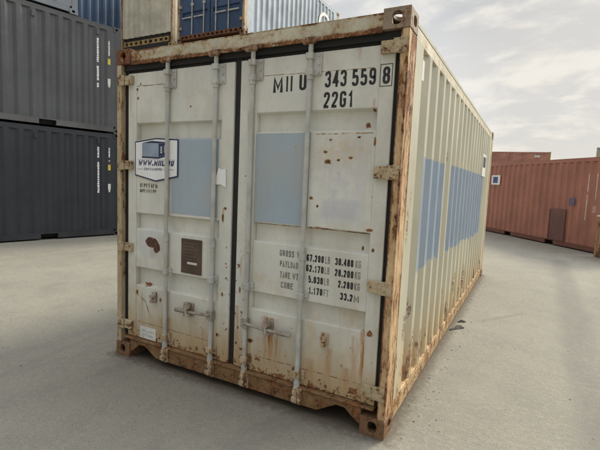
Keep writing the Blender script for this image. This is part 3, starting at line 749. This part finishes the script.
    for (a, b_, z) in ((-0.90, -0.86, 0.275), (-0.85, -0.82, 0.27), (-0.81, -0.76, 0.275), (-0.89, -0.84, 0.245), (-0.83, -0.77, 0.24), (-0.9, -0.88, 0.225)): k.box(DX(a), DX(b_), DY-0.0032, DY-0.0027, DZ(z)-0.006, DZ(z)+0.006)
    k.build('label_print', plain('faded_print', (0.42, 0.41, 0.38)), dl)
    # sticker with the small blue container drawing
    y0 = DY-0.0065
    sx0, sx1, zt, zs, zb = DX(-0.985), DX(-0.512), DZ(1.868), DZ(1.572), DZ(1.528); xm = (sx0+sx1)/2
    shp = lambda e: [(sx0+e, zt-0.022-e*.9), (xm, zt+0.004-e), (sx1-e, zt-0.008-e*.9), (sx1-e, zs+e*.8), (xm, zb+e), (sx0+e, zs+e*.8)]
    MB().prism(shp(0), 1, y0, DY-0.0036).build('sticker_border', M_navyink, dl)
    MB().prism(shp(0.011), 1, y0-0.0012, y0-0.0002).build('sticker', M_white, dl)
    y1 = y0-0.0018
    fx0 = sx0+0.085; fx1 = fx0+0.185; fz0, fz1 = zs+0.155, zs+0.265
    MB().prism([(fx0, fz0+0.004), (fx1, fz0), (fx1, fz1-0.004), (fx0, fz1)], 1, y1, y1+0.0004).build('sticker_drawing', M_greyblue, dl)
    k = MB(); k.prism([(fx1+0.001, fz0), (fx1+0.105, fz0+0.022), (fx1+0.105, fz1+0.004), (fx1+0.001, fz1-0.004)], 1, y1, y1+0.0004); k.prism([(fx0, fz1+0.001), (fx1, fz1-0.003), (fx1+0.105, fz1+0.005), (fx0+0.11, fz1+0.018)], 1, y1, y1+0.0004)
    k.prism([(fx0-0.004, fz0-0.010), (fx1, fz0-0.016), (fx1+0.105, fz0+0.006), (fx1+0.105, fz0+0.021), (fx1, fz0-0.001), (fx0-0.004, fz0+0.003)], 1, y1-0.0003, y1-0.0001); k.build('sticker_drawing', M_navyink, dl)
    k = MB()
    for zz in (0.072, 0.058, 0.044, 0.030): k.box(fx1+0.022, fx1+0.040, y1-0.0008, y1-0.0004, fz0+zz, fz0+zz+0.008)
    k.build('sticker_drawing', M_white, dl); k = MB()
    for zz in (0.072, 0.058, 0.044, 0.030): k.box(fx1+0.062, fx1+0.078, y1-0.0008, y1-0.0004, fz0+zz+0.006, fz0+zz+0.014)
    k.build('sticker_drawing', M_white, dl)
    k = MB(); pl = P_door(sx0+0.038, zs+0.082, y1); glyphs(k, 'WWW.MIIL.RU', 0.044, 0.28, 0.66, 0.15, pl, 0.22, target=0.395)
    pl = P_door(sx0+0.105, zs+0.045, y1); glyphs(k, 'CONTAINERS', 0.020, 0.2, 0.6, 0.2, pl, 0.15, target=0.20)
    k.box(sx0+0.03, sx0+0.09, y1, y1+0.0003, zs+0.053, zs+0.056); k.box(sx0+0.32, sx0+0.44, y1, y1+0.0003, zs+0.053, zs+0.056)
    k.box(sx0+0.03, sx1-0.03, y1, y1+0.0003, zs+0.131, zs+0.133)
    k.build('sticker_lettering', M_navyink, dl)
    # stencilled block under the sticker: two short illegible rows
    k = MB(); rnd = random.Random(3)
    for row, (z0_, h_) in enumerate(((1.478, 0.034), (1.436, 0.028))):
        x = DX(-0.932)
        while x < DX(-0.745):
            w = rnd.choice((0.010, 0.016, 0.022)); zz = DZ(z0_)
            k.box(x, x+w*0.45, DY-0.0012, DY-0.0006, zz, zz+h_)
            if rnd.random() < 0.7: k.box(x+w*0.45, x+w, DY-0.0012, DY-0.0006, zz+rnd.choice((0, h_*0.38, h_*0.75)), zz+h_*rnd.choice((0.25, 0.6, 1.0))*0.4 + h_*0.6)
            x += w+0.006
    k.build('stencil_marking', plain('faded_stencil', (0.12, 0.12, 0.10)), dl)
    # the container number
    yt = DY-0.0008
    k = MB()
    def T(text, x0, x1, zbot, h, ink, t=0.16, w=0.46, sp=0.14):
        mb = MB(); glyphs(mb, text, h, t, w, sp, P_door(DX(x0), DZ(zbot), yt), 0.0, target=DX(x1)-DX(x0)); mb.build('lettering', ink, dr)
    T('M', 0.322, 0.398, 2.158, 0.100, M_ink, 0.17); T('II', 0.422, 0.470, 2.160, 0.100, M_ink, 0.17, sp=0.22); T('U', 0.520, 0.572, 2.162, 0.100, M_ink, 0.17)
    T('343', 0.703, 0.848, 2.168, 0.100, M_ink, 0.17); T('559', 0.884, 1.034, 2.165, 0.100, M_ink, 0.17)
    yt = DY-0.0042; T('8', 1.076, 1.120, 2.164, 0.100, M_ink, 0.17)
    x0, x1, z0, z1 = DX(1.059), DX(1.134), DZ(2.150), DZ(2.278)
    for a in ((x0, x1, z0, z0+0.004), (x0, x1, z1-0.004, z1), (x0, x0+0.004, z0+0.004, z1-0.004), (x1-0.004, x1, z0+0.004, z1-0.004)): k.box(a[0], a[1], yt-0.0003, yt, a[2], a[3])
    k.build('digit_frame', M_ink, dr)
    yt = DY-0.0008
    T('22G1', 0.700, 0.900, 2.042, 0.100, M_ink, 0.17)
    # weights
    rows = ((1.091, 1.082, 1.082), (1.018, 1.013, 1.011), (0.942, 0.940, 0.940), (0.872, 0.866, 0.863))
    wd = (('GROSS W', 0.422, 0.582), ('PAYLOAD', 0.427, 0.568), ('TARE WT', 0.430, 0.572), ('CUBE', 0.440, 0.535))
    va = (('67.200', 0.629, 0.754), ('62.170', 0.629, 0.756), ('5.030', 0.650, 0.755), ('1.170', 0.655, 0.755))
    vb = (('30.480', 0.834, 0.958), ('28.200', 0.836, 0.962), ('2.280', 0.862, 0.964), ('33.2', 0.880, 0.965))
    ua = ('LB', 'LB', 'LB', 'FT'); ub = ('KG', 'KG', 'KG', 'M')
    for i in range(4):
        h = 0.047
        T(wd[i][0], wd[i][1], wd[i][2], rows[i][0]-h/2, h*0.95, M_inkgrey, 0.19)
        T(va[i][0], va[i][1], va[i][2], rows[i][1]-h/2, h, M_ink, 0.21); T(vb[i][0], vb[i][1], vb[i][2], rows[i][2]-h/2, h, M_ink, 0.21)
        T(ua[i], 0.764, 0.798, rows[i][1]-h/2, h, M_inkgrey, 0.15); T(ub[i], 0.972, 1.008, rows[i][2]-h/2, h, M_inkgrey, 0.15)
    # side: vents, label by the far end
    for y in (0.43, 5.62):
        k = MB(); k.box(HW-0.0435, HW-0.014, y-0.032, y+0.038, 2.27, 2.40); k.build('vent', M_offwhite, root, 0.004)
    k = MB(); k.box(HW-0.0078, HW-0.004, 4.60, 5.10, 1.78, 2.12); k.build('side_label', M_offwhite, root)
    k = MB(); k.box(HW-0.0038, HW-0.003, 4.66, 5.02, 1.92, 2.08); k.build('side_label_print', M_ink, root)
    return root
hero()

# ------------------------------------------------------------------ other containers
def container(name, label, loc, rz, H, m, group, front='door', L=LEN, pockets=(2.03, 4.03), first=0.63, door_bars=True, cat='shipping container'):
    root = empty(name, loc, rz); tag(root, label, cat, group)
    m.setdefault('trail', m['wall']); m.setdefault('roof', m['wall']); m.setdefault('rail', m['wall']); m.setdefault('post', m['wall']); m.setdefault('cast', m['post']); m.setdefault('header', m['wall']); m.setdefault('sill', m['wall'])
    frame(root, L, H, m, False, pockets=pockets)
    for s in (-1, 1): side_wall(root, s, L, 0.1655, H-0.1255, m['wall'], first)
    end_wall(root, L, 1, 0.17, H-0.12, m['wall'])
    for y0, y1 in ((0.012, 0.11), (L-0.11, L-0.012)):
        MB().box(-HW+0.1625, HW-0.1625, y0, y1, H-0.1185, H-0.016).build('header', m['header'], root)
    MB().box(-HW+0.1625, HW-0.1625, L-0.11, L-0.012, 0.04, 0.1685).build('sill', m['sill'], root)
    if front == 'door':
        MB().box(-HW+0.1625, HW-0.1625, 0.012, 0.11, 0.04, 0.165).build('sill', m['sill'], root)
        rec = [(0.72, 0.84), (1.20, 1.32), (1.92, 2.04)]
        for s in (-1, 1):
            xa, xb = (-1.13, -0.015) if s < 0 else (0.015, 1.13)
            d = door_leaf(root, xa, xb, 0.09, 0.09, 0.18, H-0.15, rec, m.get('door', m['wall']), 0.04, 0.0)
            k = MB(); k.box(-1.145 if s < 0 else xb+0.0005, xa-0.0005 if s < 0 else 1.145, 0.055, 0.09, 0.18, H-0.12); k.build('door_gasket', M_gasket, d)
            if door_bars:
                for x in (0.22, 0.66):
                    locking_bar(d, s*x, M_bar, H-0.09, 0.08, 0.014, False)
                    k = MB(); k.box(s*x-0.04, s*x+0.04, -0.004, 0.036, 0.07, 0.16); k.build('cam_keeper', M_cam, d)
                    k = MB(); k.box(s*x-0.04, s*x+0.05, 0.0, 0.036, 1.0, 1.06); k.build('bar_guide', M_bar, d)
                    k = MB(); a, b_ = sorted((s*x-0.02, s*x+s*0.36)); k.box(a, b_, -0.012, 0.012, 0.655, 0.69); k.build('handle', M_bar, d)
                for z in (0.4, 1.0, 1.6, 2.2):
                    k = MB(); a, b_ = sorted((s*1.06, s*1.20)); k.box(a, b_, -0.003, 0.036, z-0.04, z+0.04); k.build('hinge', m['post'], d)
    else:
        MB().box(-HW+0.1625, HW-0.1625, 0.012, 0.11, 0.03, 0.1685).build('sill', m['sill'], root)
    return root

def tick_column(parent, name, mat, x, y, z0, z1, w, seed, fill=0.8):
    """a column of small upright marks, too small to read, on the +x side at rib y; each unbroken run is one part"""
    rnd = random.Random(seed); k = MB(); z = z1
    while z > z0:
        h = rnd.uniform(0.022, 0.055)
        if rnd.random() < fill or not k.f:
            c_ = rnd.uniform(0.0, 0.3)
            k.box(x, x+0.001, y-w/2*rnd.uniform(0.7, 1), y+w/2*rnd.uniform(0.7, 1), z-h, z)
            z -= h + rnd.uniform(0.008, 0.014)
        else:
            k.build(name, mat, parent); k = MB(); z -= rnd.uniform(0.05, 0.11)
    if k.f: k.build(name, mat, parent)

charcoal = box_paint('charcoal_paint', (0.082, 0.085, 0.089), 0.10, 0.30, 0.2, 0.3, 0.12)
black = box_paint('blue_black_paint', (0.031, 0.035, 0.042), 0.08, 0.36, 0.2, 0.25, 0.12)
steelblue = box_paint('grey_blue_paint', (0.17, 0.19, 0.215), 0.2, 0.42, 0.2, 0.3, 0.12)
navy = box_paint('navy_paint', (0.030, 0.062, 0.120), 0.2, 0.4)
bluedoor = box_paint('blue_door_paint', (0.035, 0.068, 0.140), 0.5, 0.4, 0.4)
paleblue = box_paint('faded_pale_blue_paint', (0.30, 0.35, 0.395), 0.45, 0.5, 0.3, 0.5)
creambox = box_paint('dirty_cream_paint', (0.60, 0.55, 0.42), 0.7, 0.55, 0.5, 0.8)
redbox = box_paint('faded_red_brown_paint', (0.35, 0.152, 0.105), 0.35, 0.5, 0.2, 0.5, 0.14)
redfar = box_paint('pale_red_brown_paint', (0.38, 0.18, 0.135), 0.25, 0.55)
beigebox = box_paint('beige_paint', (0.34, 0.31, 0.24), 0.5, 0.5)
ochre = rust_metal('ochre_rust_frame', (0.46, 0.32, 0.12), 0.55, 0.62, True)
brownrail = rust_metal('brown_dirty_rail', (0.15, 0.085, 0.06), 0.5, 0.62, False)
darkred = box_paint('dark_red_brown_patch_paint', (0.155, 0.075, 0.060), 0.4, 0.6, 0.3, 0.5, 0.2)
maroon = rust_metal('maroon_rusted_rail', (0.17, 0.075, 0.055), 0.56, 0.64, False, 1.0, (0.15, 0.065, 0.04))
rustpost = rust_metal('tan_rusted_post', (0.46, 0.36, 0.25), 0.53, 0.60, True)

# the dark stack on one side: long faces towards the yard
hd = R(11.65); dvec = Vector((math.sin(hd), math.cos(hd), 0)); nvec = Vector((math.cos(hd), -math.sin(hd), 0))
END = Vector((-7.463, 5.115, 0))
def stack_loc(end, z): return tuple(end - LEN*dvec - HW*nvec + Vector((0, 0, z)))
def rib_y(first, k): return first + 0.278*k
GS = 'containers stacked on the left side of the yard'
def dark_box(label, z, mat, rail, seed, emblem):
    # local +y points along the stack to its right end
    c = container('shipping_container', label, stack_loc(END, z), -hd, 2.591, dict(wall=mat, rail=rail, post=mat), GS, first=0.764, pockets=(2.22, 4.36))
    xo = HW-0.0075
    ya, yb = rib_y(0.764, 17), rib_y(0.764, 18)
    tick_column(c, 'side_lettering', M_white, xo, ya-0.0, 1.10, 2.22, 0.052, seed, 0.93)
    tick_column(c, 'side_lettering', M_white, xo, yb-0.0, 1.88, 2.22, 0.040, seed+5, 0.93)
    k = MB(); k.box(xo, xo+0.001, yb-0.033, yb+0.033, 1.66, 1.80); k.build('warning_sticker', M_yellow, c)
    k = MB(); k.prism([(yb-0.034, 1.19), (yb-0.034, 1.32), (yb+0.034, 1.32), (yb+0.034, 1.19), (yb+0.015, 1.11), (yb-0.015, 1.11)], 0, xo, xo+0.001); k.build('emblem', M_offwhite, c)
    for kk in (12, 17):
        y = rib_y(0.764, kk); k = MB(); k.box(HW-0.0075, HW+0.018, y-0.035, y+0.035, 2.30, 2.42); k.build('vent', mat if emblem else M_dark, c)
    return c
railgrey = box_paint('grey_rail_paint', (0.10, 0.10, 0.10), 0.2, 0.45)
railblack = box_paint('black_rail_paint', (0.032, 0.034, 0.037), 0.2, 0.45)
dark_box('blue-black container on the ground at left, bottom of the dark stack', 0.0, black, railblack, 11, True)
dark_box('charcoal grey container resting on the blue-black one at left', 2.591, charcoal, railgrey, 23, True)
cg = container('shipping_container', 'grey-blue container on top of the charcoal one, cut by the upper left corner', stack_loc(END - 1.02*dvec, 5.182), -hd, 2.591, dict(wall=steelblue), GS)
k = MB(); k.box(HW-0.0075, HW-0.0065, 4.10, 4.16, 0.35, 0.52); k.build('side_marking', M_offwhite, cg)
# row behind it
nv_end = Vector((-11.75, 10.3, 0))
container('shipping_container', 'navy blue container seen above the charcoal one, left of the cream end wall', stack_loc(nv_end, 5.792), -hd, 2.896, dict(wall=navy), 'containers high in the stacks behind')

# high boxes behind the cream one
def sill_with_holes(root, mat, z0, z1, n, y=0.0):
    k = MB(); x0, x1 = -1.05, 1.05; w = (x1-x0)/n; hz = (z1-z0)
    k.box(x0, x1, y, y+0.05, z0, z0+hz*0.22); k.box(x0, x1, y, y+0.05, z1-hz*0.22, z1)
    for i in range(n+1):
        xc = x0 + i*w; k.box(max(x0, xc-w*0.22), min(x1, xc+w*0.22), y, y+0.05, z0+hz*0.22, z1-hz*0.22)
    k.build('gusset_rail', mat, root)
    k = MB(); k.box(x0+0.001, x1-0.001, y+0.051, y+0.06, z0+0.001, z1-0.001); k.build('gusset_rail_backing', M_dark, root)
rz = R(-0.5)
fr = Vector((-5.246, 7.253, 5.487)); bl_loc = fr - HW*Vector((math.cos(rz), math.sin(rz), 0))
bc = container('shipping_container', 'blue-doored container with faded pale blue ribbed side, high behind the cream one', tuple(bl_loc), rz, 2.591, dict(wall=paleblue, door=bluedoor, post=rustpost, cast=M_cast, sill=M_castdark, header=M_head), 'containers high in the stacks behind')
sill_with_holes(bc, M_castdark, 0.05, 0.165, 13, -0.042)
k = MB()
for i in range(14):
    a0, a1 = math.pi*i/14, math.pi*(i+1)/14; yc, zc = 4.87, 1.70
    k.prism([(yc+0.52*math.cos(a0), zc+0.52*math.sin(a0)), (yc+0.52*math.cos(a1), zc+0.52*math.sin(a1)), (yc+0.40*math.cos(a1), zc+0.40*math.sin(a1)), (yc+0.40*math.cos(a0), zc+0.40*math.sin(a0))], 0, HW-0.0075, HW-0.0065)
k.build('side_marking', M_offwhite, bc)
cl = Vector((-11.16, 8.12, 5.79)); cr_loc = cl + Vector((HW, 0, 0))
cc = container('shipping_container', 'dirty cream container showing its blank end wall, high behind the rusty header', tuple(cr_loc), 0.0, 2.591, dict(wall=creambox, post=rustpost, cast=ochre, sill=M_dark, header=creambox), 'containers high in the stacks behind', front='blank')
prof = corrug(-HW+0.10, HW-0.10, -HW+0.10+0.36, 0.25)
k = MB(); k.prism([(x, 0.02+d) for x, d in prof] + [(HW-0.10, 0.09), (-HW+0.10, 0.09)], 2, 0.46, 2.47); k.build('end_wall', creambox, cc)
MB().box(-1.10, 1.10, 0.08, 0.10, 0.169, 0.4595).build('end_shadow_strip', M_dark, cc)  # dark panel standing in for the shadow gap below the wall
sill_with_holes(cc, ochre, 0.17, 0.33, 9, 0.01)
# the boxes that carry them
GH = 'containers hidden beneath the high ones'
def carry(x, y, z, rz, H, mat):
    container('shipping_container', 'plain container in the stacks wholly hidden behind the nearest cream one', (x, y, z), rz, H, dict(wall=mat), GH, door_bars=False)
carry(bl_loc.x, bl_loc.y+0.01, 0, rz, 2.591, redfar); carry(bl_loc.x, bl_loc.y+0.01, 2.591, rz, 2.896, steelblue)
carry(cr_loc.x, cr_loc.y+0.01, 0, 0, 2.894, steelblue); carry(cr_loc.x, cr_loc.y+0.01, 2.894, 0, 2.896, redfar)
for z in (0, 2.896):
    l = stack_loc(nv_end, z); carry(l[0], l[1], l[2], -hd, 2.896, steelblue if z else redfar)

# the red-brown container across the lane
A = Vector((0.541, 14.92, 0)); B = Vector((3.463, 10.909, 0)); A = CAM*Vector((1, 1, 0)) if False else A
d2 = (B-A).normalized(); n2 = Vector((d2.y, -d2.x, 0))          # n2 points to the yard?
if n2.dot(Vector((CAM.x, CAM.y, 0)) - A) < 0: n2 = -n2
sc_ = 1.022
def push(p): return Vector((CAM.x + (p.x-CAM.x)*sc_, CAM.y + (p.y-CAM.y)*sc_, 0))
Ap, Bp = push(A), push(B)
rend = Ap + d2*5.36                                             # right end, just past the frame
# local +x = n2 (face to the yard); local +y = n2 rotated +90
ang = math.atan2(n2.y, n2.x); yv = Vector((-math.sin(ang), math.cos(ang), 0))
sgn = 1 if yv.dot(d2) > 0 else -1
org = (rend - yv*LEN if sgn > 0 else rend) - n2*HW
rc = container('shipping_container', 'red-brown container across the lane with a dark patch low on its side', (org.x, org.y, 0), ang, 2.591, dict(wall=redbox, rail=maroon, post=redbox), 'red-brown containers on the right', pockets=(2.0, 4.06))
def RY(t): return (LEN - (5.36 - t)) if sgn > 0 else (5.36 - t)  # t: metres along the face from Ap
xo = HW-0.0075
def rel(p): return (push(Vector(p)) - Ap).dot(d2)
t0, t1 = 3.345, 3.945
ya, yb = sorted((RY(t0), RY(t1)))
k = MB(); k.box(xo, xo+0.012, ya, yb, 0.168, 1.11); k.build('repair_patch', darkred, rc, 0.003)
k = MB(); e = RY(t0-0.03); k.box(xo, xo+0.02, e-0.02, e+0.02, 0.168, 1.08); k.build('patch_edge', maroon, rc)
def nearest_rib(t): y = RY(t); return 0.63 + 0.278*round((y-0.63)/0.278)
tick_column(rc, 'side_lettering', M_offwhite, xo, nearest_rib(4.66), 0.80, 2.12, 0.033, 31, 0.88)
tick_column(rc, 'side_lettering', M_offwhite, xo, nearest_rib(4.93), 1.42, 2.12, 0.030, 37, 0.9)
y = nearest_rib(4.95); k = MB(); k.box(xo, xo+0.001, y-0.06, y+0.055, 1.08, 1.27); k.build('pale_label', plain('pale_pink_vinyl', (0.42, 0.27, 0.24)), rc)
y = RY(4.12); k = MB(); k.box(xo, xo+0.001, y-0.10, y+0.10, 1.23, 1.46); k.build('blue_label', plain('faded_blue_vinyl', (0.13, 0.11, 0.18)), rc)
y = RY(0.33); k = MB(); k.box(xo, xo+0.001, y-0.27, y+0.27, 1.78, 2.13); k.build('white_label', M_white, rc)
k = MB(); k.box(xo+0.0015, xo+0.002, y-0.17, y+0.13, 1.84, 2.07); k.build('white_label_print', M_blueink, rc)

# low rusty stillage at the right edge
pb = Vector((3.421, 10.519, 0)); st = empty('steel_stillage', (pb.x, pb.y, 0), math.atan2(d2.y, d2.x))
tag(st, 'low rust-flecked steel stillage with a pale top rim at the right edge', 'stillage')
yy = 0.22                                                        # local +y: which way is away from the yard
sg = 1 if Vector((-d2.y, d2.x, 0)).dot(-n2) > 0 else -1
def bxs(x0, x1, a0, a1, z0, z1): 
    return MB().box(x0, x1, min(sg*a0, sg*a1), max(sg*a0, sg*a1), z0, z1)
stillage_rust = rust_metal('red_rusted_stillage', (0.36, 0.17, 0.10), 0.53, 0.60, True, 1.6)
for x0 in (0.0, 1.12):
    for a0 in (0.0, yy-0.07): bxs(x0, x0+0.08, a0, a0+0.07, 0.0, 1.02).build('corner_post', stillage_rust, st, 0.004)
for a0 in (0.012, yy-0.04): bxs(0.0805, 1.1195, a0, a0+0.02, 0.10, 1.0).build('side_panel', rust_metal('tan_rust_panel' , (0.36, 0.20, 0.12), 0.53, 0.60, True), st)
bxs(-0.01, 1.21, -0.01, yy+0.01, 1.0205, 1.06).build('top_rim', M_offwhite, st, 0.004)
bxs(0.0805, 1.1195, 0.01, yy-0.015, 0.05, 0.098).build('base', maroon, st, 0.004)

# far boxes seen over the red one
def far_box(right, left_dir, label, wall, post, grp, below):
    # right: right upper corner (on z=5.182), face towards the camera
    d = left_dir.normalized(); n = Vector((-d.y, d.x, 0))
    if n.dot(Vector((CAM.x, CAM.y, 0)) - right) < 0: n = -n
    a = math.atan2(n.y, n.x); yv = Vector((-math.sin(a), math.cos(a), 0))
    o = right - n*HW
    if yv.dot(d) < 0: o = o - yv*LEN
    c = container('shipping_container', label, (o.x, o.y, 2.591), a, 2.591, dict(wall=wall, post=post, cast=post), grp, door_bars=False)
    container('shipping_container', below, (o.x, o.y, 0), a, 2.591, dict(wall=wall), GH, door_bars=False)
    return c, (LEN if yv.dot(d) < 0 else 0), (-1 if yv.dot(d) < 0 else 1)
GB = 'red-brown containers on the right'
below = 'plain container in the stacks wholly hidden behind the nearest cream one'
c, e, s_ = far_box(Vector((3.2, 42.2, 0)), Vector((-1, -0.10, 0)), 'distant red-brown container rising over the nearer one, with an ochre end post', redfar, ochre, GB, 'plain far container wholly hidden behind the red-brown one across the lane')
k = MB(); yv_ = e + s_*1.05; k.box(HW-0.0075, HW-0.0065, yv_-0.25, yv_+0.2, 2.1, 2.28); k.build('side_label', M_offwhite, c)
def far_left(left, dirr, label, wall, post, grp, below):
    return far_box(left + dirr.normalized()*LEN, -dirr, label, wall, post, grp, below)
far_left(Vector((6.1, 37.8, 0)), Vector((1, -0.15, 0)), 'distant beige container corner just showing at the right edge above the red-brown one', beigebox, beigebox, 'containers far across the yard', 'plain far container wholly hidden behind the red-brown one across the lane')

# ------------------------------------------------------------------ bits on the ground
def rag(x, y, sx, sy, rz, seed, label):
    rnd = random.Random(seed); bm = bmesh.new(); bmesh.ops.create_icosphere(bm, subdivisions=3, radius=1.0)
    ph = [rnd.uniform(0, 6) for _ in range(6)]
    for v in bm.verts:
        a = math.atan2(v.co.y, v.co.x); k = 1 + 0.40*math.sin(3*a+ph[0]) + 0.18*math.sin(5*a+ph[1]) + 0.1*math.sin(9*a+ph[2])
        f = 0.55 + 0.45*math.sin(5*v.co.x+ph[3])*math.sin(6*v.co.y+ph[4])
        v.co = Vector((v.co.x*k*sx, v.co.y*k*sy, max(0.0, v.co.z)*0.022*f + (0.004 if v.co.z > 0 else 0)))
    me = bpy.data.meshes.new('rag'); bm.to_mesh(me); bm.free(); me.materials.append(M_rag)
    for p in me.polygons: p.use_smooth = True
    o = bpy.data.objects.new('rag', me); COL.objects.link(o); o.location = (x, y, 0); o.rotation_euler = (0, 0, rz)
    tag(o, label, 'rag', 'dark scraps beside the cream container')
M_rag = plain('dark_dirty_cloth', (0.045, 0.038, 0.033), 0.9, var=0.4, bumpamt=0.5)
rag(1.29, 2.55, 0.035, 0.105, -0.35, 1, 'dark crumpled scrap on the ground by the ribbed side, the nearer of two')
rag(1.30, 2.83, 0.045, 0.035, 1.2, 2, 'dark flat scrap on the ground by the ribbed side, the farther of two')

def gravel():
    rnd = random.Random(5); mb = MB()
    for _ in range(1500):
        x, y = rnd.uniform(-9, 7), rnd.uniform(-2, 11)
        if rnd.random() < 0.10: x, y = 1.24 + abs(rnd.gauss(0, 0.12)), rnd.uniform(0, 6)     # gathered along the foot of the ribbed side
        if abs(x) < 1.23 and -0.02 < y < 6.1: continue
        s = rnd.choice((0.003, 0.003, 0.004, 0.004, 0.005, 0.006, 0.009)); h = s*rnd.uniform(0.5, 0.9); n = 6; b = len(mb.v)
        ph = rnd.uniform(0, 6)
        for k, (zz, q) in enumerate(((0.0, 1.0), (h*0.7, 0.85))):
            for i in range(n):
                t = 2*math.pi*i/n + ph; rr_ = s*q*rnd.uniform(0.75, 1.15); mb.v.append((x+rr_*math.cos(t), y+rr_*math.sin(t), zz))
        mb.v.append((x, y, h))
        for i in range(n):
            j = (i+1) % n; mb.f += [(b+i, b+j, b+n+j, b+n+i), (b+n+i, b+n+j, b+2*n)]
    o = mb.build('gravel', plain('grey_grit', (0.20, 0.185, 0.16), 0.9, var=0.4)); tag(o, 'fine loose grit scattered over the yard', 'grit', kind='stuff')
gravel()
